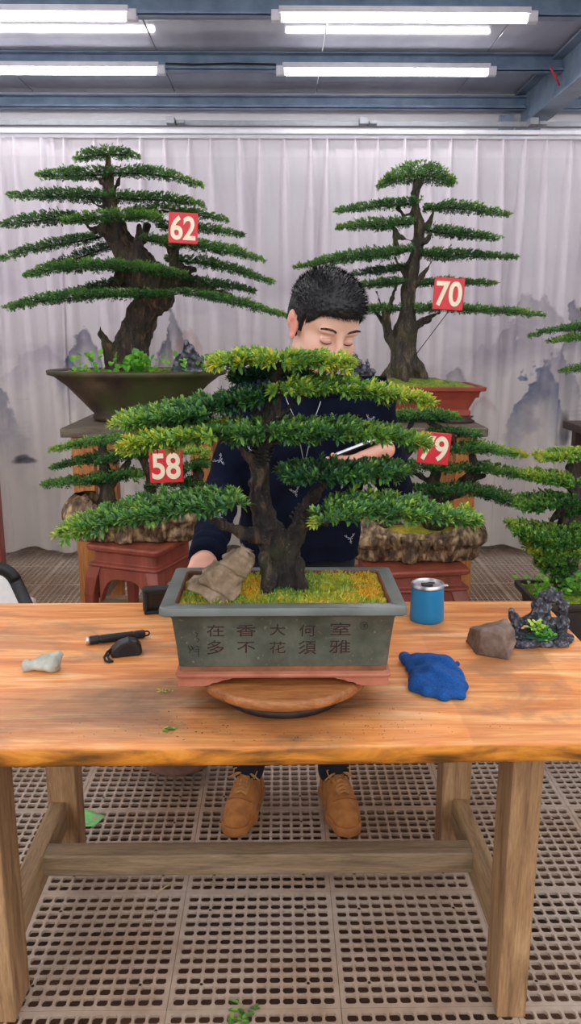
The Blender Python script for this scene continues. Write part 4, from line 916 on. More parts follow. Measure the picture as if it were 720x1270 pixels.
def carve(name, items, mat, shift=(0, 0)):
    V = []; F = []; n = 0
    for ch, px, py, wpx, hpx in items:
        c0 = face_pt(px+shift[0], py+shift[1]); m_ = mpp(c0); co, fs = text_mesh(ch, .03)
        a, b = co.min(0), co.max(0); u = (co-(a+b)/2)/(b-a)
        for sh, dz in (((0, 0), .0006),):
            w = c0-nf*(.0004 if shift[1] else 0)+np.outer(u[:, 0]*wpx*m_, [1, 0, 0])+np.outer(u[:, 1]*hpx*m_, up_f)+nf*dz+np.outer(co[:, 2], nf)
            V += list(w); F += [tuple(i+n for i in f_) for f_ in fs]; n += len(w)
    me = bpy.data.meshes.new(name); me.from_pydata([tuple(np.array(v)-np.array(mainB.location)) for v in V], [], F); me.materials.append(mat)
    o = bpy.data.objects.new(name, me); COL.objects.link(o); o.parent = pot; return o
for col in ([('室', 422, 780, 25, 17), ('雅', 421, 802, 26, 18)], [('何', 381, 782, 20, 16), ('須', 381, 803, 22, 18)], [('大', 344, 781, 19, 15), ('花', 344, 803, 20, 16)], [('香', 305, 782, 24, 16), ('不', 305, 803, 22, 15)], [('在', 267, 782, 21, 16), ('多', 267, 803, 21, 19)]):
    carve('inscription', col, M['carve']); carve('inscription_highlight', col, M['carve_l'], (.7, .8))  # offset brown copy edges each stroke with a painted highlight
def stroke(name, lines, r=.0007):
    mb = MB()
    for ln in lines: mb.tube([face_pt(a, b)+nf*.0004 for a, b in ln], r, 5)
    o = mb.build(name, M['carve'], pot); return o
stroke('signature', [[(241, 784), (245, 786), (243, 790)], [(244, 791), (247, 793), (244, 797)], [(233, 801), (236, 807), (234, 810)], [(237, 801), (240, 806)], [(236, 806), (241, 803)], [(243, 801), (246, 802), (246, 815)], [(242, 806), (247, 805)], [(240, 808), (247, 808)]])
stroke('seal', [[(451+4.6*math.cos(k*PI/8), 776+4.6*math.sin(k*PI/8)) for k in range(17)], [(449, 774), (449, 778)], [(451, 773), (451, 779)], [(453, 774), (452, 778)]], .0006)
def wave(u, v): return 0
soil(mainB, (PX, PY), .212, .109, ZR-.012, .016, 'moss', 'moss_bed', True, 110, 60, .012)
# moss fluff: short tufts standing from the bed
rng = np.random.RandomState(21)
n = 9000; B = np.stack([PX+rng.uniform(-.205, .205, n), PY+rng.uniform(-.103, .103, n), np.zeros(n)], 1)
B[:, 2] = ZR-.013+.012*(1-np.maximum(np.abs((B[:, 0]-PX)/.212), np.abs((B[:, 1]-PY)/.109))**2)+.016*fbm(np.stack([(B[:, 0]-PX)*30, (B[:, 1]-PY)*30, 0*B[:, 0]+PX], -1), 4)
V, Q, k = leaves(rng, B, rng.normal(size=(n, 3))*.5+np.array([0, 0, .7]), rng.normal(size=(n, 3)), rng.uniform(.005, .013, n), .0026, False)
yv = .74+.55*fbm(np.stack([B[:, 0]*16, B[:, 1]*16, 0*B[:, 0]], -1), 3)+.18*np.clip((B[:, 0]-PX)/.2, -1, 1)
mo = mk('moss_tufts', V, Q, M['leaf'], mainB, True, attrs={'yel': np.repeat(yv, k)}); mo['kind'] = 'stuff'
YM = 1.655
trunk(mainB, [[(352, 752, 27, 0), (352, 730, 24, 0), (351, 700, 24, 0), (346, 680, 25, 0), (336, 664, 22, 0), (328, 645, 16, 0), (322, 622, 13, 0), (320, 600, 13, 0), (322, 580, 12, 0), (324, 560, 11, 0), (330, 530, 11, 0), (338, 505, 11, .01), (344, 480, 11, .01), (346, 462, 9, .01), (348, 450, 5, .01)],
              [(340, 668, 14, -.01), (318, 664, 11, -.03), (300, 660, 7, -.06), (286, 655, 6, -.08), (272, 648, 5, -.1), (255, 640, 4, -.11)],
              [(358, 678, 15, -.01), (370, 655, 11, -.02), (378, 632, 10, -.02), (388, 615, 8, -.02), (400, 602, 5, -.02), (405, 592, 3, -.02)], [(374, 652, 8, -.02), (390, 650, 5, -.05), (404, 646, 4, -.08), (420, 640, 3, -.1)],
              [(318, 585, 7, 0), (308, 566, 5, -.01), (296, 555, 4, -.02), (280, 545, 3, -.02)], [(326, 556, 5, -.01), (345, 548, 4, -.02), (370, 543, 3, -.02)], [(340, 520, 6, .01), (356, 508, 4, 0), (366, 496, 3, 0), (390, 488, 2, 0)], [(336, 525, 6, .02), (318, 512, 4, .03), (296, 505, 3, .04)], [(343, 480, 6, .01), (360, 470, 5, 0), (352, 458, 5, 0)], [(340, 475, 6, .01), (334, 462, 5, .01)],
              [(330, 690, 10, -.03), (334, 720, 10, -.035), (330, 742, 8, -.04)], [(372, 700, 8, -.03), (374, 730, 8, -.03)]],
      YM, .0028, 'bark_dark', amp=.011, nsc=(75, 75, 34), k=.006, seed=2, sc=.90)
# training wire wound on branch and upper trunk
mb = MB()
for (a, b, ra, dy, turns, ang) in (((368, 648), (382, 628), 12.5, -.02, 4, .6), ((319, 575), (327, 552), 13.5, 0, 5, .2)):
    pts = []
    for k in range(turns*10+1):
        f_ = k/(turns*10); q = P(a[0]+(b[0]-a[0])*f_, a[1]+(b[1]-a[1])*f_, YM+dy); m_ = mpp(q); w = k*2*PI/10
        ax = nrm(P(*b, YM)-P(*a, YM)); e1 = np.array([0, 1.0, 0]); e2 = np.cross(ax, e1); pts.append(q+(e1*math.cos(w)+e2*math.sin(w))*ra*m_)
    mb.tube(pts, .0018, 5)
mb.build('training_wire', M['black_rubber'], mainB, smooth=True)
rng = np.random.RandomState(5)
for pts, dy, hd, y, rx, ty in [
    ([(264, 452, 3), (280, 449, 7), (305, 447, 9), (340, 447, 9), (375, 447, 9), (405, 449, 9), (432, 452, 4)], -.02, .06, .56, 346, .16),
    ([(148, 524, 4), (178, 516, 7), (220, 510, 9), (265, 502, 10), (310, 495, 12), (345, 488, 9)], .05, .075, .24, 345, .34), ([(340, 486, 6), (372, 481, 9), (410, 480, 9), (455, 486, 7), (490, 491, 5), (531, 497, 3)], -.02, .06, .5, 345, .22),
    ([(150, 528, 4), (180, 522, 8), (220, 516, 8), (262, 512, 8)], .0, .07, .36, 345, .2), ([(292, 470, 4), (325, 466, 7), (362, 468, 7), (385, 471, 4)], .05, .05, .08, 345, .1),
    ([(162, 551, 7), (190, 545, 13), (225, 541, 14), (270, 539, 14)], -.05, .085, .5, 330, .16), ([(245, 536, 8), (290, 536, 13), (340, 535, 14), (390, 534, 13), (440, 534, 10), (482, 540, 8), (510, 546, 5), (532, 551, 2)], -.02, .085, .36, 330, .26),
    ([(352, 588, 5), (370, 588, 11), (395, 587, 13), (430, 586, 10), (470, 583, 9), (498, 583, 5)], -.02, .075, .26, 395, .2),
    ([(394, 646, 4), (408, 636, 9), (440, 629, 12), (480, 629, 11), (530, 637, 8), (568, 642, 6), (591, 645, 3)], -.12, .075, .38, 400, .16),
    ([(78, 661, 3), (100, 654, 6), (135, 644, 9), (175, 635, 11), (220, 627, 11), (262, 623, 9), (297, 622, 5)], -.13, .085, .36, 290, .25)]:
    pad(rng, mainB, pts, YM+dy, hd, y, big=True, mat='leaf', rootx=rx, tipy=ty)

# ------------------------------------------------------------------ stones
def rockmat(name, a, b, c, sc=14, layers=None):
    t = NT(name); f = t.noise(t.coord(layers or (1, 1, 1)), sc, 8, .65, .4); f2 = t.noise(t.coord(), 70, 5)
    t.set(Base_Color=t.mix(.35, t.ramp(f, [(.3, rgb(*a)), (.5, rgb(*b)), (.7, rgb(*c))]), t.ramp(f2, [(.3, (.55, .52, .5, 1)), (.6, (1, 1, 1, 1))]), 'MULTIPLY'), Roughness=.8); t.bump(f2, .5, .003); return t.m
def rock(name, c, planes, h, amp, sc, mat, label, lo, hi, cracks=(), zmin=None, layer=None):
    """stone cut by planes (direction, distance) about c"""
    c = np.array(c); g = SDF(c+np.array(lo), c+np.array(hi), h)
    ax = [g.lo[k]+h*np.arange(g.n[k]) for k in range(3)]; x, y, z = np.meshgrid(*ax, indexing='ij'); P3 = np.stack([x, y, z], -1)-c
    D = np.full(x.shape, -9.0)
    for d, r in planes: D = np.maximum(D, P3@nrm(d)-r)
    D = D+amp*fbm(P3*sc+c, 4)
    if layer is not None:
        d, f_, a_ = layer; u = P3@nrm(d)*f_+1.5*fbm(P3*sc*.5, 2); D = D+a_*np.clip(np.sin(u)*3-1.6, 0, 1)
    if zmin is not None: D = np.maximum(D, zmin-z)
    g.D = D.astype(np.float32)
    for a, b, r in cracks: g.cap(a, b, r, r, .004, 's')
    V, Q = g.mesh(); V = relax(V, Q, 1, .25); return tag(mk(name, V, Q, mat), label, 'stone')
c = P(281, 714, 1.60); 
a0, a1 = P(240, 750, 1.57), P(303, 672, 1.61)
ax = nrm(a1-a0); ax[1] = 0; ax = nrm(ax); sd = np.array([ax[2], 0, -ax[0]])
rock('slanted_stone', c, [(ax, .070), (-ax+np.array([0, 0, -.35]), .056), (sd*1+ax*.14, .035), (-sd+ax*.22, .034), (-sd*.5+ax*1.0, .070), ((0, -1, .28), .028), ((.5, -1, .2), .036), ((0, 1, 0), .03), (sd*.6-ax*.8, .064)], .0025, .007, 40,
     rockmat('slab_stone', (88, 68, 50), (136, 114, 90), (170, 150, 126), 26), 'slanted grey-brown stone slab leaning in the moss of the foreground pot', (-.13, -.08, -.13), (.13, .08, .13), zmin=ZR-.008, layer=(ax-sd*.12, 130, .006), cracks=((c+np.array([-.02, -.04, -.03]), c+np.array([.035, -.04, .045]), .004), (c+np.array([.0, -.04, -.04]), c+np.array([.05, -.04, .02]), .003)))
c = P(614, 806, 1.87); c[2] = ZTB+.039
rock('brown_stone', c, [((0, 0, -1), .0385), ((-.35, .25, 1), .032), ((.3, -.2, 1), .036), ((1, .1, .2), .044), ((-1, -.1, .1), .047), ((-.45, -1, .0), .037), ((.75, -.9, .3), .039), ((.2, 1, .2), .045), ((-.2, -.75, .9), .042), ((.9, -.2, -.5), .046)], .0025, .0055, 42,
     rockmat('chunk_stone', (84, 66, 56), (118, 98, 86), (148, 128, 116), 16), 'angular brown stone on the table in front of the rockery ornament', (-.09, -.09, -.06), (.09, .09, .07), zmin=ZTB+.0008)
# small pale stone, two lumps
t = simple('pale_stone', (186, 190, 180), .85, var=.14, sc=26, bump=.5, c2=(146, 152, 142))
c = PZ(54, 832, ZTB); g = SDF(c+np.array([-.08, -.06, -.01]), c+np.array([.08, .06, .07]), .002)
m_ = mpp(c)
def q_(px, z, dy=0): return np.array([c[0]+(px-54)*m_, c[1]+dy, ZTB+z])
g.cap(q_(35, .014), q_(39, .013), .014, .011, .003); g.cap(q_(46, .014), q_(64, .019), .014, .021, .005); g.cap(q_(64, .018), q_(75, .040), .020, .010, .007); g.cap(q_(55, .026), q_(70, .028, -.006), .013, .014, .005)
g.noise(.005, 60, 3); g.half((0, 0, ZTB+.0006), (0, 0, -1)); V, Q = g.mesh(); tag(mk('pale_stone', V, Q, t), 'small pale grey-green stone on the left of the table', 'stone')

# ------------------------------------------------------------------ rockery ornament with a hole and a little plant
RY = PZ(668, 803, ZTB)[1]+.045
rk = thing('rockery_ornament', (P(668, 790, RY)[0], RY, ZTB), 'dark grey aquarium rockery with an arch and hole at the right end of the table', 'ornament')
def r_(px, py, dy=0): return P(px, py, RY+dy)
g = SDF(r_(668, 770)+np.array([-.13, -.10, -.12]), r_(668, 770)+np.array([.13, .10, .13]), .002)
zb = ZTB+.001
def rb(px, dy=0, z=.008): v_ = r_(px, 790, dy); return np.array([v_[0], RY+dy, ZTB+z])
for a, b, r1, r2 in ((rb(642, -.045), rb(702, -.040), .011, .010), (rb(640, -.02), rb(704, -.02), .013, .012), (rb(640, .0), rb(704, .0), .016, .012), (rb(632, .02), rb(690, .035), .014, .016)): g.cap(a, b, r1, r2, .01)
for pts, rad in (([(640, 785), (637, 766), (634, 758)], [.014, .011, .007]), ([(634, 780), (640, 772), (655, 768), (668, 762)], [.010, .010, .011, .013]), ([(664, 786), (667, 768), (671, 752), (679, 740), (684, 731)], [.018, .022, .021, .018, .008]),
                 ([(698, 790), (698, 770), (697, 752), (690, 740), (684, 733)], [.010, .011, .012, .012, .009]), ([(676, 772), (686, 774), (697, 770)], [.014, .013, .011]), ([(694, 745), (695, 736)], [.007, .005]), ([(700, 757), (701, 750)], [.008, .006]), ([(672, 756), (668, 750)], [.009, .005]), ([(684, 772), (684, 790)], [.012, .016]), ([(670, 790), (674, 766)], [.020, .018]), ([(692, 790), (693, 768)], [.013, .010])):
    g.chain([r_(a, b, .015) for a, b in pts], rad, .006)
for (px, py, r) in ((684.5, 756, .0095),): q = r_(px, py, .015); g.cap(q+np.array([0, -.05, 0]), q+np.array([0, .05, .01]), r, r, .003, 's')
g.noise(.009, 75, 4); g.half((0, 0, zb), (0, 0, -1)); V, Q = g.mesh(); mk('rock_body', V, Q, M['ornament'], rk)
mb = MB(); c = rb(672, -.035, .019); w = np.linspace(0, 2*PI, 20)[:-1]
mb.prism([(c[0]+.036*math.cos(a)*(1+.2*math.sin(3*a)), c[1]+.018*math.sin(a), c[2]+.001) for a in w], (0, 0, .005)); mb.build('green_patch', simple('flocked_green', (52, 96, 78), .9, var=.25, sc=80, bump=.5), rk)
mb = MB(); rng = np.random.RandomState(3); n = 60
ya = tuft(rng, mb, c+np.array([.0, 0, .002]), .022, .026, 40, .013, .3); ya2 = tuft(rng, mb, c+np.array([-.014, .004, .016]), .016, .028, 26, .012, .95)
mb.build('plastic_plant', M['weed'], rk, smooth=True, attrs={'yel': np.concatenate([ya, ya2])}, fix=False)

# ------------------------------------------------------------------ mug, cloth, tools
mc = PZ(530.5, 772, ZTB); mc[1] += .025; m_ = mpp((mc[0], mc[1], .8)); mr = 21.3*m_
mug = thing('insulated_mug', (mc[0], mc[1], ZTB), 'blue steel tumbler with a clear silver lid behind the blue cloth', 'mug')
M['mug_blue'] = simple('mug_blue', (14, 132, 190), .38, var=.04, sc=6)
autosmooth(MB().lathe((mc[0], mc[1], ZTB), [(mr*.94, .0006), (mr*.99, .004), (mr*1.0, .015), (mr*.93, .092), (mr*.93, .094), (mr*.86, .094), (mr*.84, .08)], 48).build('cup', M['mug_blue'], mug), 40)
lid = autosmooth(MB().lathe((mc[0], mc[1], ZTB), [(mr*.925, .0945), (mr*.965, .096), (mr*.965, .102), (mr*.92, .105), (mr*.86, .105), (mr*.82, .100), (mr*.3, .0985)], 48).build('lid', M['steel'], mug), 40)
MB().box((mc[0]-.004, mc[1]-.008, ZTB+.102), (.030, .016, .006)).box((mc[0]+.012, mc[1]+.012, ZTB+.1), (.02, .008, .003)).build('slider', M['black'], lid, bevel=.002)
MB().box((mc[0]+mr*.99, mc[1]-.012, ZTB+.101), (.012, .014, .004)).build('lid_tab', M['steel'], mug, bevel=.0015)

# crumpled cloth
t = NT('blue_cloth'); f = t.noise(t.coord(), 260, 3); t.set(Base_Color=t.ramp(f, [(.3, rgb(4, 60, 124)), (.65, rgb(10, 84, 158))]), Roughness=.9); t.bump(f, .4, .001)
c = PZ(536, 846, ZTB); g = SDF(c+np.array([-.12, -.13, -.01]), c+np.array([.12, .12, .08]), .0024)
def cq(px, py, z): q = PZ(px, py, ZTB); return np.array([q[0], q[1], ZTB+z])
g.ell(cq(541, 849, .010), (.052, .040, .020), k=.02)
g.chain([cq(504, 824, .014), cq(516, 831, .022), cq(532, 837, .026), cq(550, 841, .026), cq(563, 847, .022)], [.011, .015, .019, .020, .014], .02)
g.chain([cq(516, 842, .014), cq(538, 850, .026), cq(560, 857, .022)], [.014, .022, .016], .015)
g.chain([cq(508, 834, .010), cq(519, 853, .012), cq(530, 864, .013), cq(548, 869, .013), cq(565, 867, .012)], [.009, .012, .0125, .0125, .010], .010)
g.cap(cq(556, 838, .014), cq(566, 829, .012), .016, .008, .01); g.cap(cq(562, 862, .012), cq(572, 868, .009), .012, .008, .008); g.cap(cq(512, 832, .014), cq(502, 820, .010), .014, .009, .015)
g.chain([cq(566, 846, .012), cq(569, 858, .012), cq(566, 867, .011)], [.011, .011, .009], .012)
g.ell(cq(528, 856, .008), (.034, .028, .020), k=.02); g.ell(cq(556, 856, .008), (.030, .028, .022), k=.02)
g.cap(cq(528, 856, .045), cq(568, 862, .036), .006, .005, .008, 's'); g.cap(cq(512, 838, .042), cq(528, 838, .055), .005, .004, .008, 's')
g.noise(.007, 22, 2); g.half((0, 0, ZTB+.0008), (0, 0, -1)); V, Q = g.mesh(); V = relax(V, Q, 3, .5); N = vnormals(V, Q)
V = V+N*(.0016*np.sin((V[:, 0]*.7+V[:, 1]*1.1)*210+5*fbm(V*14, 2)))[:, None]; V[:, 2] = np.maximum(V[:, 2], ZTB+.0008)
tag(mk('folded_cloth', V, Q, t.m), 'crumpled dark blue cloth on the table right of the pot', 'cloth')

# torch
a, b = PZ(107, 800, ZTB), PZ(180, 791, ZTB); d = nrm(b-a); L = float(np.linalg.norm(b-a)); zc = ZTB+.0115
a = np.array([a[0], a[1], zc]); b = np.array([b[0], b[1], zc])
tor = thing('torch', (a+b)/2*np.array([1, 1, 0])+np.array([0, 0, ZTB]), 'slim black metal torch lying left of the pot', 'torch')
mb = MB().tube([a+d*x for x in (0.008, .012, .03, .031, .036, .037, L-.03, L-.029, L-.024, L-.023, L-.004, L)], [.0100, .0108, .0108, .0096, .0096, .0104, .0104, .0094, .0094, .0104, .0104, .0085], 20); autosmooth(mb.build('barrel', M['black'], tor), 30)
MB().tube([a, a+d*.009], [.0098, .0102], 20).build('head_ring', M['steel'], tor, smooth=True)
MB().tube([b+d*.004+np.array([.0, 0, .006*math.cos(w)])+d*.007*math.sin(w) for w in np.linspace(0, 2*PI, 13)], .0022, 6, cap=False).build('lanyard_ring', M['black_rubber'], tor, smooth=True)
# tape measure
c = PZ(156, 812, ZTB); tm = thing('tape_measure', (c[0], c[1], ZTB), 'black tape measure with wrist strap in front of the torch', 'tape measure')
R = np.array(Matrix.Rotation(math.radians(14), 3, 'Z'))
pl = [(-.036, .002), (.034, .002), (.040, .010), (.038, .026), (.028, .038), (.008, .043), (-.016, .036), (-.034, .022), (-.039, .012)]
pl = [(x_*.98, z_) for x_, z_ in pl]
front = [c*np.array([1, 1, 0])+R@np.array([x_, -.017, 0])+np.array([0, 0, ZTB+z_-.0012]) for x_, z_ in pl]
MB().prism(front, R@np.array([0, .034, 0])).build('case', M['black'], tm, bevel=.005)
fc = [c*np.array([1, 1, 0])+R@np.array([x_*.55+.002, -.0178, 0])+np.array([0, 0, ZTB+z_*.6+.005]) for x_, z_ in pl]
MB().prism(fc, R@np.array([0, .002, 0])).build('side_plate', M['black_rubber'], tm)
s0 = c*np.array([1, 1, 0])+np.array([0, 0, ZTB])
MB().tube([s0+R@np.array(q) for q in ((-.034, -.004, .02), (-.044, -.012, .016), (-.052, -.024, .008), (-.050, -.036, .0045), (-.040, -.046, .0045), (-.034, -.044, .0045), (-.040, -.034, .0045), (-.044, -.020, .008), (-.036, -.008, .014))], .003, 8).build('wrist_strap', M['black_rubber'], tm, smooth=True)
# small camera-like device left behind the pot
c = PZ(192, 762, ZTB); c[1] += .02; R = np.array(Matrix.Rotation(math.radians(12), 3, 'Z'))
dv = thing('black_gadget', (c[0], c[1], ZTB), 'small black boxy camera gadget on the table at the back left corner of the pot', 'camera')
def dl(x, y, z): return np.array([c[0], c[1], ZTB])+R@np.array([x, y, z])
MB().box(dl(.01, .012, .036), (.09, .03, .07), R=R).build('body', M['black'], dv, bevel=.006)
fr = MB().box(dl(.01, -.012, .068), (.086, .02, .01), R=R).box(dl(.01, -.012, .006), (.086, .02, .01), R=R).box(dl(-.028, -.012, .037), (.010, .02, .052), R=R).box(dl(.048, -.012, .037), (.010, .02, .052), R=R).build('front_frame', M['black_rubber'], dv, bevel=.003)
MB().lathe(dl(-.01, 0, 0)*np.array([1, 1, 0])+np.array([0, 0, 0]), [(.003, ZTB+.049), (.003, ZTB+.053)], 12).build('white_dot', M['white'], dv)
MB().box(dl(.014, -.0035, .034), (.05, .002, .035), R=R).build('lens_panel', simple('gloss_black', (14, 15, 18), .12), dv)

# plant clippings on the table and floor
def clip_(name, px, py, z, n, r, L, yel, label, seed):
    rng = np.random.RandomState(seed); c = PZ(px, py, z); B = c+np.stack([rng.normal(size=n)*r, rng.normal(size=n)*r, rng.uniform(.001, .008, n)], 1)
    d = rng.normal(size=(n, 3))*np.array([1, 1, .25]); V, Q, k = leaves(rng, B, d, np.tile([0, 0, 1.0], (n, 1)), L*rng.uniform(.6, 1.2, n), L*.4, True); V[:, 2] = np.maximum(V[:, 2], z+.0007)
    tag(mk(name, V, Q, M['leaf'], attrs={'yel': np.full(len(V), yel)}), label, 'leaf clippings', None, 'stuff')
clip_('leaf_clippings', 210, 906, ZTB, 16, .006, .014, .5, 'green leaf clippings near the front edge of the table', 1)
clip_('leaf_clippings', 205, 858, ZTB, 12, .006, .010, .6, 'tiny olive leaf clippings on the table left of the turntable', 2)
clip_('leaf_clippings', 300, 1261, 0, 26, .016, .024, .45, 'green leaf clippings on the floor grating at the bottom edge', 3)
rng = np.random.RandomState(8); n = 260
B = np.stack([PX+rng.normal(size=n)*.17, 1.50+rng.normal(size=n)*.045, np.full(n, ZTB+.001)], 1); B = B[(B[:, 1] < 1.58) & (B[:, 1] > 1.43)]; B = B[np.hypot(B[:, 0]-PX, B[:, 1]-PY) > .19]; n = len(B)
V, Q, k = leaves(rng, B, rng.normal(size=(n, 3))*np.array([1, 1, .1]), np.tile([0, 0, 1.0], (n, 1)), rng.uniform(.002, .006, n), .002, False); V[:, 2] = np.maximum(V[:, 2], ZTB+.0007)
tag(mk('soil_crumbs', V, Q, simple('crumbs', (70, 52, 34), .9, var=.4, sc=90)), 'brown soil crumbs scattered on the table around the turntable', 'soil crumbs', None, 'stuff')
# paper and straw on the floor
pc = [PZ(96, 1004, 0), PZ(131, 1011, 0), PZ(117, 1028, 0), PZ(94, 1022, 0)]
g_ = np.array([[pc[0]*(1-a)*(1-b)+pc[1]*a*(1-b)+pc[2]*a*b+pc[3]*(1-a)*b+np.array([0, 0, .003+.004*math.sin(a*5+b*3)]) for b in np.linspace(0, 1, 8)] for a in np.linspace(0, 1, 12)])
o = MB().grid(g_).build('green_paper', simple('green_paper', (132, 214, 122), .6, var=.08, sc=50), smooth=True); md = o.modifiers.new('solid', 'SOLIDIFY'); md.thickness = .0006; tag(o, 'scrap of light green paper on the floor by the left back table leg', 'paper')
tag(MB().tube([PZ(189, 1110, .004), PZ(200, 1103, .006), PZ(211, 1096, .004)], .0018, 6).build('straw', simple('straw', (206, 178, 130), .8)), 'dry straw lying on the floor grating below the stretcher', 'straw')
# footed clay pot standing behind the table, only its underside showing
c = PZ(218, 968, 0); c[1] += .07
cp = thing('clay_pot', (c[0], c[1], 0), 'brownish clay pot mostly hidden behind the table front, its rounded foot showing', 'pot')
mc_ = simple('clay_brown', (150, 112, 98), .7, var=.12)
MB().lathe((c[0], c[1], 0), [(.045, .0008), (.06, .012), (.07, .03), (.12, .045), (.13, .06), (.15, .13), (.16, .135), (.16, .15), (.14, .15), (.13, .08)], 36).build('pot_body', mc_, cp, smooth=True)
# chair at the left edge: white shell with black rim
cy = 2.75; tip = P(4, 709, cy); ch = thing('chair', (tip[0]-.26, cy, 0), 'white chair with a black rim cut by the left edge behind the table', 'chair')
w_, hh_ = .46, .42; R = np.array(Matrix.Rotation(math.radians(-20), 3, 'Y')); c = tip+R@np.array([-w_/2+.012, 0, -hh_/2+.03])
def rr_(a, hx_, hz_, r_): 
    out = []
    for q, (sx, sz) in enumerate(((1, 1), (-1, 1), (-1, -1), (1, -1))):
        for j in range(9): w = PI/2*(q+j/8); out.append((sx*(hx_-r_)+r_*math.cos(w), sz*(hz_-r_)+r_*math.sin(w)))
    return out
ol = [c+R@np.array([x_, .03*(x_/w_)**2*4, z_]) for x_, z_ in rr_(0, w_/2, hh_/2, .08)]
MB().tube(ol+[ol[0]], .017, 10, flat=(1, 1.5)).build('rim', M['black'], ch, smooth=True)
u = np.linspace(-1, 1, 20)[:, None]; v = np.linspace(-1, 1, 16)[None, :]
X = u*np.sqrt(1-(v*v)**3*.12)*(w_/2-.004); Z = v*np.sqrt(1-(u*u)**3*.12)*(hh_/2-.004)
A = np.stack([X+0*v, .03*(X/w_)**2*4-.006, Z+0*u], -1)@R.T+c
o = MB().grid(A).build('backrest', M['white'], ch, smooth=True); md = o.modifiers.new('solid', 'SOLIDIFY'); md.thickness = .012
sc_ = np.array([tip[0]-.26, cy-.0, 0]); MB().loft_rect((sc_[0], cy+.26, 0), [(.22, .2, .41), (.235, .215, .425), (.235, .215, .445), (.22, .2, .455)], .06).build('seat', M['white'], ch, smooth=True)
for sx in (-1, 1):
    MB().tube([(sc_[0]+sx*.16, cy+.06, .42), (sc_[0]+sx*.14, cy+.02, .55), (c[0]+sx*.1, cy+.02, c[2]-.05)], .014, 10).build('back_support', M['black'], ch, smooth=True)
    for sy in (-1, 1): MB().tube([(sc_[0]+sx*.17, cy+.26+sy*.15, .415), (sc_[0]+sx*.21, cy+.26+sy*.2, .001)], [.016, .013], 10).build('leg', M['black'], ch, smooth=True)
# red-brown stand cut by the left edge
c = P(-38, 690, 4.4)
st = thing('red_stand', (c[0]-.2, 4.6, 0), 'dark red wooden stand at the far left edge, only a leg showing', 'stand')
for sx in (-1, 1):
    for sy in (-1, 1): MB().box((c[0]-.2+sx*.22, 4.6+sy*.18, .47), (.08, .07, .938)).build('leg', M['red_wood'], st, bevel=.004)
MB().box((c[0]-.2, 4.6, .96), (.56, .46, .04)).build('stand_top', M['red_wood'], st, bevel=.004)
# ------------------------------------------------------------------ the person
yaw, pit_, rol = math.radians(24), math.radians(24), math.radians(-4)
hF = np.array([math.sin(yaw)*math.cos(pit_), -math.cos(yaw)*math.cos(pit_), -math.sin(pit_)]); hR = np.array([math.cos(yaw), math.sin(yaw), 0]); hU = np.cross(hF, hR)
hR, hU = hR*math.cos(rol)+hU*math.sin(rol), hU*math.cos(rol)-hR*math.sin(rol)
hC = P(402, 404, 2.2)
def H(r, u, f): return hC+hR*r+hU*u+hF*f
HR = np.stack([hR, hU, hF], 1)
def Hl(V): return (V-hC)@HR                       # world -> head coordinates
sh = [P(311, 500, 2.37), P(462, 496, 2.36)]
el = [P(277, 604, 2.33), P(489, 604, 2.37)]
wr = [P(254, 694, 1.955), P(470, 573, 2.16)]
hipY = 2.46
pc_ = P(452, 560, 2.075); dRr = nrm(np.array([-.90, -.28, -.30])); nR = np.array([-.1, .50, .88]); nR = nrm(nR-dRr*np.dot(nR, dRr)); w1 = pc_-dRr*.048-nR*.014
wr[1] = w1-dRr*.004
anL, anR = PZ(308, 1000, 0), PZ(414, 1000, 0); 
hip = [np.array([P(338, 700, hipY)[0], hipY, .90]), np.array([P(402, 700, hipY)[0], hipY, .90])]
kn = [np.array([P(326, 700, 2.42)[0], 2.42, .50]), np.array([P(412, 700, 2.42)[0], 2.42, .50])]
an = [np.array([anL[0], anL[1]+.03, .09]), np.array([anR[0], anR[1]+.03, .09])]
prof = []   # z, centre x, centre y, half width, half depth
for py, pl_, pr_, Y_, hd_ in ((478, 352, 428, 2.32, .060), (486, 332, 448, 2.335, .075), (500, 310, 462, 2.35, .092), (525, 304, 464, 2.36, .108), (560, 302, 456, 2.375, .112), (610, 300, 448, 2.395, .108), (660, 300, 442, 2.41, .105), (705, 299, 441, 2.425, .108), (760, 299, 442, 2.44, .110)):
    a, b = P(pl_, py, Y_), P(pr_, py, Y_); prof.append(((a[2]+b[2])/2, (a[0]+b[0])/2, Y_, (b[0]-a[0])/2, hd_))
prof.sort(); prof = np.array(prof)
def torso(g, grow, zlo, zhi, k=.02):
    S, (x, y, z) = g.sl((-9, -9, zlo), (9, 9, zhi)); zz = z
    cx, cy, a, b = (np.interp(zz, prof[:, 0], prof[:, i]) for i in (1, 2, 3, 4)); a = a+grow; b = b+grow
    q = (np.abs((x-cx)/a)**2.4+np.abs((y-cy)/b)**2.4)**(1/2.4); d = (q-1)*np.minimum(a, b)*.9
    d = np.maximum(d, np.maximum(zlo+.02-zz, zz-prof[-1, 0]-.01)); g.put(S, d.astype(np.float32), k)
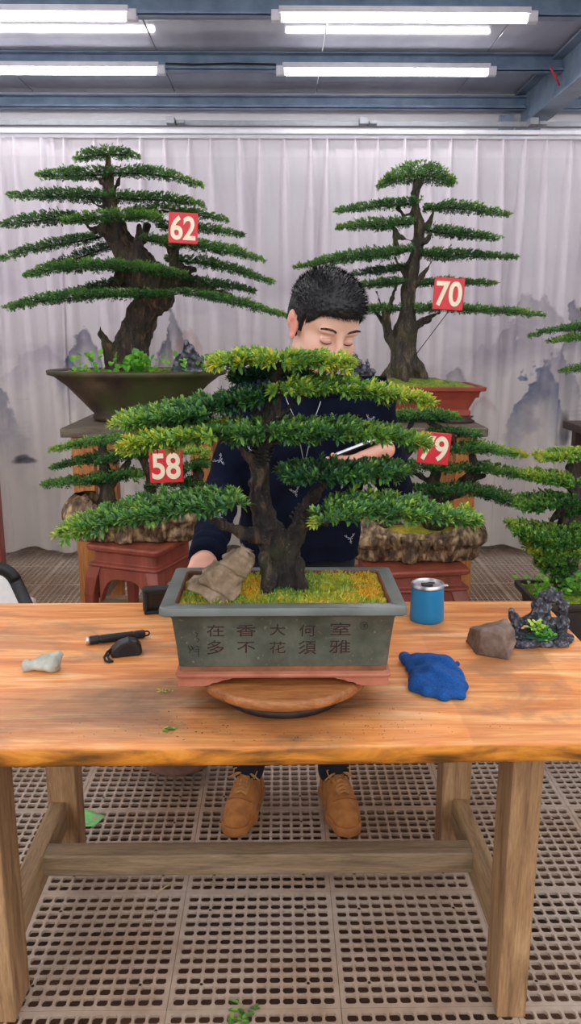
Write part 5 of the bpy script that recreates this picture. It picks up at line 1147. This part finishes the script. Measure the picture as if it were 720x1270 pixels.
def hand(g, W, d, n, sgn, curl, spread=.0, thumb_dir=None, s=1.0, tc=.5):
    """palm from wrist W along d, palm side n; five fingers curled about the palm; returns nail spots"""
    d = nrm(d); n = nrm(n-d*np.dot(n, d)); t_ = np.cross(d, n)*sgn     # thumb side
    nails = []
    fl = [(.036, .040, .025, .021, .0088), (.012, .044, .028, .022, .0090), (-.011, .041, .026, .021, .0086), (-.033, .032, .020, .018, .0077)]
    for off, l1, l2, l3, r in fl:
        k0 = W+d*.014*s+t_*off*.55*s; k1 = W+d*(.086-abs(off-.01)*.16)*s+t_*off*s; g.cap(k0, k1, .0135*s, .0118*s, .012)
        p = k1; dd = nrm(d+t_*off*spread*10); rr = r*s; A = curl
        for i, (L_, c_) in enumerate(((l1, A[0]), (l2, A[1]), (l3, A[2]))):
            dd = nrm(dd*math.cos(c_)+n*math.sin(c_)) if i == 0 else nrm(math.cos(c_)*dd+math.sin(c_)*nrm(np.cross(np.cross(dd, n0), dd)))
            n0 = nrm(n-d*0) if i == 0 else n0
            # bend direction stays in the finger's own plane
            q = p+dd*L_*s; g.cap(p, q, rr, rr*.92, .0035); nn_ = nrm(np.cross(np.cross(t_, dd), np.array([0, 0, 0])+dd)) if False else None
            n0 = nrm(np.cross(dd, t_))*(1 if np.dot(np.cross(d, t_), n) > 0 else -1); p = q; rr *= .93
        nails.append((p-dd*.006, dd, -n0))
    b0 = W+d*.018*s+t_*.018*s; td = nrm(thumb_dir if thumb_dir is not None else d*.6+t_*.75+n*.35)
    b1 = b0+td*.040*s; g.cap(b0, b1, .0145*s, .0115*s, .012); td2 = nrm(td*(1-tc)+d*tc+n*.25*tc); b2 = b1+td2*.032*s; g.cap(b1, b2, .0105*s, .0098*s, .004); b3 = b2+nrm(td2+n*.3+d*.2)*.024*s; g.cap(b2, b3, .0098*s, .0082*s, .003)
    g.ell(W+d*.045*s, (.03*s, .03*s, .013*s), np.stack([d, t_, n], 1), k=.012)
h_ = .0034
g = SDF((min(wr[0][0], el[0][0])-.11, 1.80, 0), (el[1][0]+.10, 2.66, 1.72), h_)
torso(g, -.012, .84, 1.45)
neck = H(0, -.085, -.022); nb = np.array([prof[-1, 1], 2.335, prof[-1, 0]-.02])
g.cap(nb, neck, .060, .056, .03); g.cap(neck, H(0, -.03, -.02), .056, .055, .02)
for i in (0, 1):
    g.cap(sh[i], el[i], .045, .036, .03); g.cap(el[i], wr[i], .037, .026, .01); g.cap(nb-np.array([0, 0, .02]), sh[i], .05, .048, .03)
    g.cap(hip[i], kn[i], .078, .054, .03); g.cap(kn[i], an[i], .052, .036, .015); g.cap(an[i], an[i]+np.array([(-.030, .032)[i], -.11, -.045]), .030, .022, .01)
g.cap(hip[0], hip[1], .085, .085, .04)
# head
g.ell(H(0, .028, -.012), (.077, .090, .096), HR, .01); g.ell(H(0, -.045, .030), (.062, .068, .066), HR, .02); g.ell(H(0, -.092, .055), (.030, .026, .032), HR, .02)
g.ell(H(0, .035, .045), (.064, .05, .05), HR, .02)
for s_ in (-1, 1):
    g.ell(H(.043*s_, -.038, .052), (.027, .032, .032), HR, .02); g.ell(H(.048*s_, -.075, .020), (.022, .03, .045), HR, .02)
    g.ell(H(.031*s_, .020, .082), (.026, .009, .012), HR, .012)
    g.ell(H(.033*s_, -.002, .104), (.019, .011, .013), HR, .012, 's'); g.ell(H(.0325*s_, -.004, .079), (.0165, .0125, .013), HR, .005)
    e = H(.080*s_, -.008, -.016); g.ell(e, (.009, .032, .020), HR, .008); g.ell(H(.089*s_, .006, -.022), (.007, .024, .017), HR, .004); g.ell(H(.092*s_, -.006, -.008), (.005, .015, .008), HR, .003, 's'); g.ell(H(.083*s_, -.036, -.006), (.007, .010, .009), HR, .005)
g.cap(H(0, .012, .090), H(0, -.028, .108), .0085, .0115, .010); g.ell(H(0, -.034, .110), (.0125, .0105, .0115), HR, .008)
for s_ in (-1, 1): g.ell(H(.0135*s_, -.037, .100), (.0085, .0078, .010), HR, .006); g.ell(H(.007*s_, -.046, .108), (.0035, .003, .005), HR, .002, 's')
g.ell(H(0, -.066, .084), (.030, .022, .016), HR, .012)
for s_ in (-1, 1): g.cap(H(0, -.0615, .1005), H(.022*s_, -.0675, .088), .0058, .0028, .004); g.cap(H(0, -.0745, .0985), H(.019*s_, -.0695, .089), .0068, .003, .004)
g.cap(H(-.021, -.0682, .0965), H(.021, -.0682, .0965), .0013, .0013, .001, 's')
# hands: image-left one pushes the pot from behind, image-right one holds the phone
dL = nrm(P(245, 714, 1.87)-wr[0]+np.array([0, 0, -.045])); hand(g, wr[0]-dL*.006, dL, np.array([-.15, .55, -.75]), -1, (1.05, 1.25, .7), thumb_dir=dL*.55+np.array([.75, .2, -.1]), s=.98)
hand(g, w1, dRr, nR, 1 if np.dot(np.cross(dRr, nR), np.array([0, -1, 0])) > 0 else -1, (.12, .35, .3), thumb_dir=dRr*.85+np.array([0, -.4, -.12]), s=.88)
V, Q = g.mesh(); V = relax(V, Q, 1, .35)
L = Hl(V); R_, U_, F_ = L[:, 0], L[:, 1], L[:, 2]
lip = np.clip(1.25-(np.abs(R_)/.024)**2-((U_+.0685)/.0105)**2, 0, 1)*(F_ > .08)*np.clip((F_-.084)*200, 0, 1)
ear = np.clip((np.abs(R_)-.076)*90, 0, 1)*(np.abs(U_+.008) < .05)*(F_ < .03)
chk = np.exp(-((np.abs(R_)-.045)/.02)**2-((U_+.035)/.022)**2)*(F_ > .03)*.35
hnd = ((np.linalg.norm(V-wr[0], axis=1) < .2) | (np.linalg.norm(V-w1, axis=1) < .2)).astype(float)
sk = np.array(rgb(226, 180, 158)[:3])*np.ones((len(V), 1))
for m_, c_ in ((lip, (196, 112, 106)), (ear*.55, (226, 132, 112)), (chk, (222, 150, 132)), (hnd*.5, (232, 160, 140))): sk = sk*(1-m_[:, None])+np.array(rgb(*c_)[:3])*m_[:, None]
nos = np.exp(-((R_)/.03)**2-((U_+.0682)/.0016)**2)*(F_ > .08)*(np.abs(R_) < .022); sk = sk*(1-.6*nos[:, None])+np.array(rgb(110, 52, 48)[:3])*.6*nos[:, None]
t = NT('skin'); at = t.n('ShaderNodeAttribute', attribute_name='tone'); t.set(Base_Color=at.outputs['Color'], Roughness=.48, Subsurface_Weight=.12, Subsurface_Scale=.02, Specular_IOR_Level=.4)
t.b.inputs['Subsurface Radius'].default_value = (1, .35, .2)
root = np.array([prof[0, 1], hipY, 0])
man = thing('person', root, 'person in a navy sweater looking down at a phone, standing behind the table', 'person')
bodyo = mk('body', V, Q, t.m, man, attrs={'tone': sk})
bvh = BVHTree.FromPolygons([Vector(v) for v in V], [tuple(q) for q in Q])
def hit(bv, o, d):
    r = bv.ray_cast(Vector(o), Vector(nrm(d)))
    return (np.array(r[0]), np.array(r[1])) if r[0] is not None else (None, None)
def facep(r, u):
    p, n_ = hit(bvh, H(r, u, .3), -hF); return p, n_
# eyelid lines and brows
M['hair'] = simple('black_hair', (17, 17, 20), .45, var=.2, sc=80)
for s_ in (-1, 1):
    pts = []
    for a in np.linspace(-1, 1, 13):
        p, n_ = facep(.0325*s_+a*.0155, -.0095-.0035*(1-a*a)+.0012*a*s_); pts.append(p+n_*.0006)
    MB().tube(pts, [.0004]+[.0010]*11+[.0004], 6).build('eyelashes', M['hair'], man, smooth=True)
    pts2 = []
    for a in np.linspace(-1, 1, 11):
        p, n_ = facep(.0325*s_+a*.014, .0035-.0035*a*a); pts2.append(p+n_*.0001)
    MB().tube(pts2, .0004, 5).build('eyelid_crease', simple('skin_crease', (176, 122, 104), .6), man, smooth=True)
    rg = np.random.RandomState(4+s_); B = []; D = []
    for k in range(230):
        a = rg.uniform(-1, 1); w_ = rg.uniform(-1, 1)*.0028*(1-.5*max(0, a)); p, n_ = facep(s_*(.034+a*.0195), .0235+.0035*(1-(a-.25)**2*1.2)+w_)
        B.append(p+n_*.0002); D.append(hR*s_*.9+hU*(.45-.6*a)*.6+n_*.25)
    B, D = np.array(B), np.array(D); Vv, Qq, k = leaves(rg, B, D, np.tile(hF, (len(B), 1)), .0075, .0009, False); mk('eyebrow', Vv, Qq, simple('brow_hair', (70, 56, 52), .6), man)
# short hair: a cap with a fuzzy surface
g = SDF(hC-.16, hC+.17, .003)
g.ell(H(0, .042, -.018), (.089, .099, .110), HR, .01); g.ell(H(0, .075, .030), (.070, .062, .070), HR, .03); g.ell(H(0, .0, -.045), (.080, .07, .075), HR, .02)
idx = np.indices(g.n).reshape(3, -1).T; W = Hl(g.lo+idx*g.h); r_, u_, f_ = np.abs(W[:, 0]), W[:, 1], W[:, 2]
line = np.where(f_ > .02, np.where(r_ < .056, .062-.004*(r_/.05)**2, .062-(r_-.056)*2.6), -.012-.25*np.clip(-.0-f_, 0, .2))
line = np.where((f_ > .004) & (f_ <= .03), np.interp(f_, [.004, .03], [-.022, .045]), line); line = np.where(f_ <= -.036, -.05-.15*(-.036-f_)*4, np.where(f_ <= .004, np.where(f_ < -.004, .022, -.018), line))
cut = (line-u_)*.8; g.D = np.maximum(g.D, cut.reshape(g.n).astype(np.float32))
Vh, Qh = g.mesh(); Vh = relax(Vh, Qh, 2, .5); Nh = vnormals(Vh, Qh); Vh = Vh+Nh*(.002*fbm(Vh*np.array([160, 160, 160]), 2))[:, None]
hair = mk('hair', Vh, Qh, M['hair'], man)
rg = np.random.RandomState(9); fs = rg.randint(0, len(Qh), 9000); B = Vh[Qh[fs]].mean(1); N_ = Nh[Qh[fs, 0]]; Lh = Hl(B)
ln = np.where(Lh[:, 1] > .05, .016, .006)*rg.uniform(.6, 1.2, len(B))
Vv, Qq, k = leaves(rg, B-N_*.002, N_*.7+hF*.5+hU*.35*(Lh[:, 1] > .04)[:, None]+rg.normal(size=B.shape)*.12, rg.normal(size=B.shape), ln, .0013, False); st = mk('hair_strands', Vv, Qq, M['hair'], hair); st['kind'] = 'stuff'

# sweater
M['navy'] = None
t = NT('navy_knit'); f = t.noise(t.coord((1, 1, .5)), 420, 2); f2 = t.noise(t.coord(), 12, 4)
t.set(Base_Color=t.ramp(f2, [(.3, rgb(9, 14, 27)), (.7, rgb(15, 23, 43))]), Roughness=.95, Specular_IOR_Level=.12); t.bump(f, .35, .0012); M['navy'] = t.m
g = SDF((min(wr[0][0], el[0][0])-.12, 1.86, .80), (el[1][0]+.12, 2.64, 1.52), .0042)
torso(g, .004, .83, 1.5)
for i in (0, 1):
    g.cap(nb-np.array([0, 0, .035]), sh[i], .062, .060, .03); g.cap(sh[i], el[i], .062, .051, .025); w_ = wr[i]-nrm(wr[i]-el[i])*.008; g.cap(el[i], w_, .052, .041, .012)
    dd = nrm(w_-el[i])
    for k in range(5):       # soft rings of cloth pushed up on the forearm
        q = el[i]+(w_-el[i])*(.12+.19*k); g.ell(q, (.049-.0015*k, .049-.0015*k, .010), np.array(Vector(dd).to_track_quat('Z', 'Y').to_matrix()), .012)
g.cap(nb+np.array([0, -.002, -.02]), nb+np.array([0, -.014, .030]), .074, .070, .02)
g.noise(.010, 11, 3)
for i in (0, 1):
    dd = nrm(wr[i]-el[i]); w_ = wr[i]-dd*.004; lo_, hi_ = w_-.09, w_+.09
    S, (x, y, z) = g.sl(lo_, hi_); pl_ = (x-w_[0])*dd[0]+(y-w_[1])*dd[1]+(z-w_[2])*dd[2]
    near = np.sqrt((x-w_[0])**2+(y-w_[1])**2+(z-w_[2])**2)-.085; g.D[S] = np.where(near < 0, np.maximum(g.D[S], pl_), g.D[S])
cn = nrm(np.array([.03, -.42, 1.0])); cp_ = nb+np.array([0, -.018, .033]); g.half(cp_, cn)
V2, Q2 = g.mesh(); V2 = relax(V2, Q2, 2, .4); N2 = vnormals(V2, Q2)
V2 = V2+N2*(.0035*np.sin(V2[:, 2]*60+6*fbm(V2*np.array([5, 5, 3]), 2))*np.clip(fbm(V2*6+3, 2)*3, 0, 1))[:, None]
sw = mk('sweater', V2, Q2, M['navy'], man)
bs = BVHTree.FromPolygons([Vector(v) for v in V2], [tuple(q) for q in Q2])
# collar ring and cuffs in ribbed knit
mb = MB(); e1 = nrm(np.cross(cn, [0, 1, 0])); e2 = np.cross(cn, e1); ring = []
for k in range(37):
    a = 2*PI*k/36; o = cp_+cn*-.012; d_ = e1*math.cos(a)+e2*math.sin(a); p, n_ = hit(bs, o+d_*.3, -d_); ring.append((p if p is not None else o+d_*.07)+cn*.006)
MB().tube(ring, .0085, 10, flat=(.8, 1.1), cap=False).build('collar', M['navy'], sw, smooth=True)
for i in (0, 1):
    dd = nrm(wr[i]-el[i]); w_ = wr[i]-dd*.006; MB().tube([w_-dd*.034, w_-dd*.03, w_-dd*.002, w_+dd*.003], [.043, .0445, .0425, .038], 24).build('cuff', M['navy'], sw, smooth=True)
# small white antlered deer heads knitted on the sweater
M['motif'] = simple('grey_white_print', (172, 178, 190), .8)
def deer(px, py, s, ang=0):
    lines = [[(0, 0), (0, -4)], [(0, 0), (-2, 2), (-5, 3), (-7, 6)], [(0, 0), (2, 2), (5, 3), (7, 6)], [(-4, 3), (-4.5, 6)], [(4, 3), (4.5, 6)], [(-1.5, -1), (-3.5, .5)], [(1.5, -1), (3.5, .5)], [(-1.2, -4), (1.2, -4), (0, -7), (-1.2, -4)]]
    mb = MB(); ca, sa = math.cos(ang), math.sin(ang); ok = 0
    for ln in lines:
        pts = []
        for a, b in ln:
            x_, y_ = a*s, b*s; d_ = ray(px+x_*ca-y_*sa, py-(x_*sa+y_*ca)); p, n_ = hit(bs, cO+d_*(1.7/d_[1]), d_)
            if p is not None: pts.append(p+n_*.0004)
        if len(pts) > 1: mb.tube(pts, .0010, 4); ok = 1
    if ok: mb.build('deer_motif', M['motif'], sw)
for a in ((327, 464, 1.0, .2), (433, 470, 1.0, -.1), (418, 521, 1.0, .1), (273, 571, 1.0, .8), (434, 668, .9, .2), (352, 520, .9, 0), (366, 610, .9, .3), (312, 560, .9, -.2), (330, 690, .9, .2), (425, 600, .9, -.3), (272, 640, .9, .9), (458, 520, .8, -.3)): deer(*a)
# cord and pendant
M['cord'] = simple('silver_cord', (186, 190, 198), .4, .5)
def onsw(px, py, lift=.003):
    d_ = ray(px, py); p, n_ = hit(bs, cO+d_*(1.7/d_[1]), d_); return p+n_*lift if p is not None else P(px, py, 2.25)
pen = thing('necklace', onsw(377, 590), 'thin silver neck cord with a small black oval pendant worn by the person', 'necklace')
MB().tube([onsw(x_, y_) for x_, y_ in ((352, 486), (357, 500), (364, 516), (370, 540), (375, 566), (377, 586))], .0013, 6).build('cord', M['cord'], pen, smooth=True)
MB().tube([onsw(x_, y_) for x_, y_ in ((402, 482), (396, 502), (389, 522), (384, 545), (379, 568), (377, 586))], .0013, 6).build('cord', M['cord'], pen, smooth=True)
c = onsw(377, 594, .008); mb = MB().tube([c+np.array([-.013, 0, 0]), c+np.array([-.010, 0, 0]), c+np.array([.010, 0, 0]), c+np.array([.013, 0, 0])], [.004, .0095, .0095, .004], 16, flat=(.5, 1)); pb = mb.build('pendant', M['black'], pen, smooth=True)
mb = MB()
for k in range(5): mb.box(c+np.array([-.008+k*.004, -.0062, 0]), (.0022, .001, .0038))
mb.build('pendant_lettering', M['white'], pb)
for dz in (.013, -.013): MB().tube([c+np.array([.005*math.cos(w)+(.003 if dz > 0 else 0), 0, dz+.005*math.sin(w)]) for w in np.linspace(0, 2*PI, 15)], .001, 6, cap=False).build('pendant_ring', M['cord'], pb, smooth=True)
# trousers
g = SDF((hip[0][0]-.17, 2.25, .04), (hip[1][0]+.17, 2.66, .99), .005)
for i in (0, 1): g.cap(hip[i], kn[i], .092, .070, .03); g.cap(kn[i], an[i]+np.array([0, .0, .03]), .070, .052, .02)
g.cap(hip[0]+np.array([0, 0, .03]), hip[1]+np.array([0, 0, .03]), .100, .100, .04)
g.noise(.008, 14, 3); g.half((0, 0, .085), (0, 0, -1)); V3, Q3 = g.mesh(); V3 = relax(V3, Q3, 2)
mk('trousers', V3, Q3, simple('dark_trousers', (22, 26, 38), .9, var=.2, sc=60), man)
# shoes
M['suede'] = simple('tan_suede', (186, 122, 62), .82, var=.12, sc=40, bump=.2, bd=.001, c2=(160, 98, 46)); M['suede_sole'] = simple('tan_sole', (176, 112, 56), .7, var=.1); M['lace'] = simple('tan_lace', (206, 146, 84), .8, var=.1); M['suede_d'] = simple('tan_trim', (168, 104, 50), .8, var=.1)
def shoe(heel, toe, side):
    heel = np.array([heel[0], heel[1], .0]); toe = np.array([toe[0], toe[1], 0.]); d = nrm(toe-heel); L_ = float(np.linalg.norm(toe-heel)); r = np.array([d[1], -d[0], 0])*1.0; up = np.array([0, 0, 1.0])
    def q(f_, l_, z_): return heel+d*L_*f_+r*l_+up*z_
    g = SDF(np.minimum(heel, toe)-.09, np.maximum(heel, toe)+np.array([.09, .09, .17]), .003)
    g.chain([q(.12, 0, .045), q(.4, .0, .042), q(.66, .002, .038), q(.84, .003, .034)], [.042, .043, .049, .040], .012)
    g.chain([q(.13, 0, .085), q(.22, 0, .105)], [.034, .036], .015); g.chain([q(.3, 0, .092), q(.48, 0, .072), q(.64, .0, .055)], [.036, .036, .034], .02)
    g.cap(q(.2, 0, .10), q(.18, 0, .2), .030, .033, .004, 's'); g.half((0, 0, .024), (0, 0, -1)); V, Q = g.mesh(); V = relax(V, Q, 1)
    up_ = mk('shoe', V, Q, M['suede'], man); b_ = BVHTree.FromPolygons([Vector(v) for v in V], [tuple(x) for x in Q])
    g = SDF(np.minimum(heel, toe)-.09, np.maximum(heel, toe)+np.array([.09, .09, .08]), .003)
    g.chain([q(.10, 0, .014), q(.38, 0, .014), q(.66, .002, .014), q(.86, .003, .016)], [.045, .045, .054, .046], .012); g.half((0, 0, .030), (0, 0, 1)); g.half((0, 0, .0008), (0, 0, -1)); V, Q = g.mesh(); mk('sole', V, Q, M['suede_sole'], up_)
    def onto(f_, l_, lift=.0022):
        p, n_ = hit(b_, q(f_, l_, .4), -up); return (p+n_*lift) if p is not None else q(f_, l_, .06)
    mb = MB()
    for k in range(6):
        f0 = .40+.048*k; wl = .024-.001*k; mb.tube([onto(f0, -wl, .003), onto(f0+.012, 0, .008), onto(f0+.03, wl, .003)], .0040, 6, flat=(1, .6)); mb.tube([onto(f0, wl, .003), onto(f0+.012, 0, .009), onto(f0+.03, -wl, .003)], .0040, 6, flat=(1, .6))
    for s_ in (-1, 1):
        a = onto(.41, .004*s_)+up*.008; mb.tube([a, a+r*.018*s_+up*.014-d*.006, a+r*.034*s_+up*.010, a+r*.03*s_-up*.006+d*.02, a+r*.008*s_+up*.002], .0026, 6); mb.tube([a, a+r*.022*s_+d*.014+up*.004, a+r*.046*s_+d*.02-up*.012], .0026, 6)
    mb.build('laces', M['lace'], up_, smooth=True)
    mb = MB().tube([onto(.30, 0)+up*.012, onto(.36, 0)+up*.006, onto(.5, 0), onto(.66, 0)], [.017, .019, .017, .012], 10, flat=(1, .25)); mb.build('tongue', M['suede'], up_, smooth=True)
    mb = MB()
    for s_ in (-1, 1):     # curved side stripe
        pts = []
        for a in np.linspace(0, 1, 12):
            p, n_ = hit(b_, q(.62-.50*a, .3*s_, .036+.055*a-.035*math.sin(a*PI)), -r*s_); 
            if p is not None: pts.append(p+n_*.0012)
        if len(pts) > 4: mb.tube(pts, np.interp(np.linspace(0, 1, len(pts)), [0, .25, 1], [.003, .008, .0012]), 8, flat=(.35, 1))
    mb.build('side_stripe', M['suede_d'], up_, smooth=True)
    mb = MB(); pts = [onto(.70, .034*math.cos(a)) for a in np.linspace(0, PI, 9)]
    for i_, a in enumerate(np.linspace(0, PI, 9)): pts[i_] = onto(.70+.03*math.sin(a), .036*math.cos(a))
    mb.tube(pts, .002, 6); mb.build('toe_seam', M['suede_d'], up_, smooth=True)
hL, tL = PZ(312, 986, 0), PZ(289, 1040, 0); hR_, tR_ = PZ(411, 986, 0), PZ(436, 1040, 0)
def ext(h0, t0): d = nrm(t0-h0); return h0-d*.03, h0-d*.03+d*.265
a, b = ext(hL, tL); shoe(a, b, -1); a, b = ext(hR_, tR_); shoe(a, b, 1)

# ------------------------------------------------------------------ the phone in the hand
ph = thing('phone', pc_, 'dark smartphone with a silver edge held flat in the hand of the person', 'phone')
ax1 = dRr; nn = nrm(nR-ax1*np.dot(nR, ax1)); ax2 = np.cross(nn, ax1); R = np.stack([ax1, ax2, nn], 1); c = pc_+nn*.013+ax1*.008+np.array([0, -.012, 0])
MB().box(c, (.152, .074, .0078), R=R).build('frame', M['steel'], ph, bevel=.003)
MB().box(c+nn*.0042, (.147, .070, .0012), R=R).build('screen', simple('phone_glass', (16, 17, 20), .08), ph, bevel=.0005)
MB().box(c-nn*.0044, (.149, .072, .0014), R=R).build('back_cover', simple('phone_back', (38, 38, 42), .3), ph, bevel=.0005)

# ------------------------------------------------------------------ daylight through the open front, exposure
SC.world = bpy.data.worlds.new('daylight'); SC.world.use_nodes = True
bg = SC.world.node_tree.nodes['Background']; bg.inputs[0].default_value = (.95, .97, 1, 1); bg.inputs[1].default_value = 1.1
SC.view_settings.view_transform = 'Standard'; SC.view_settings.look = 'None'; SC.view_settings.gamma = 1; SC.view_settings.exposure = .8
SC.view_settings.use_curve_mapping = False
SC.cycles.use_denoising = True; SC.cycles.max_bounces = 8; SC.cycles.sample_clamp_indirect = 8
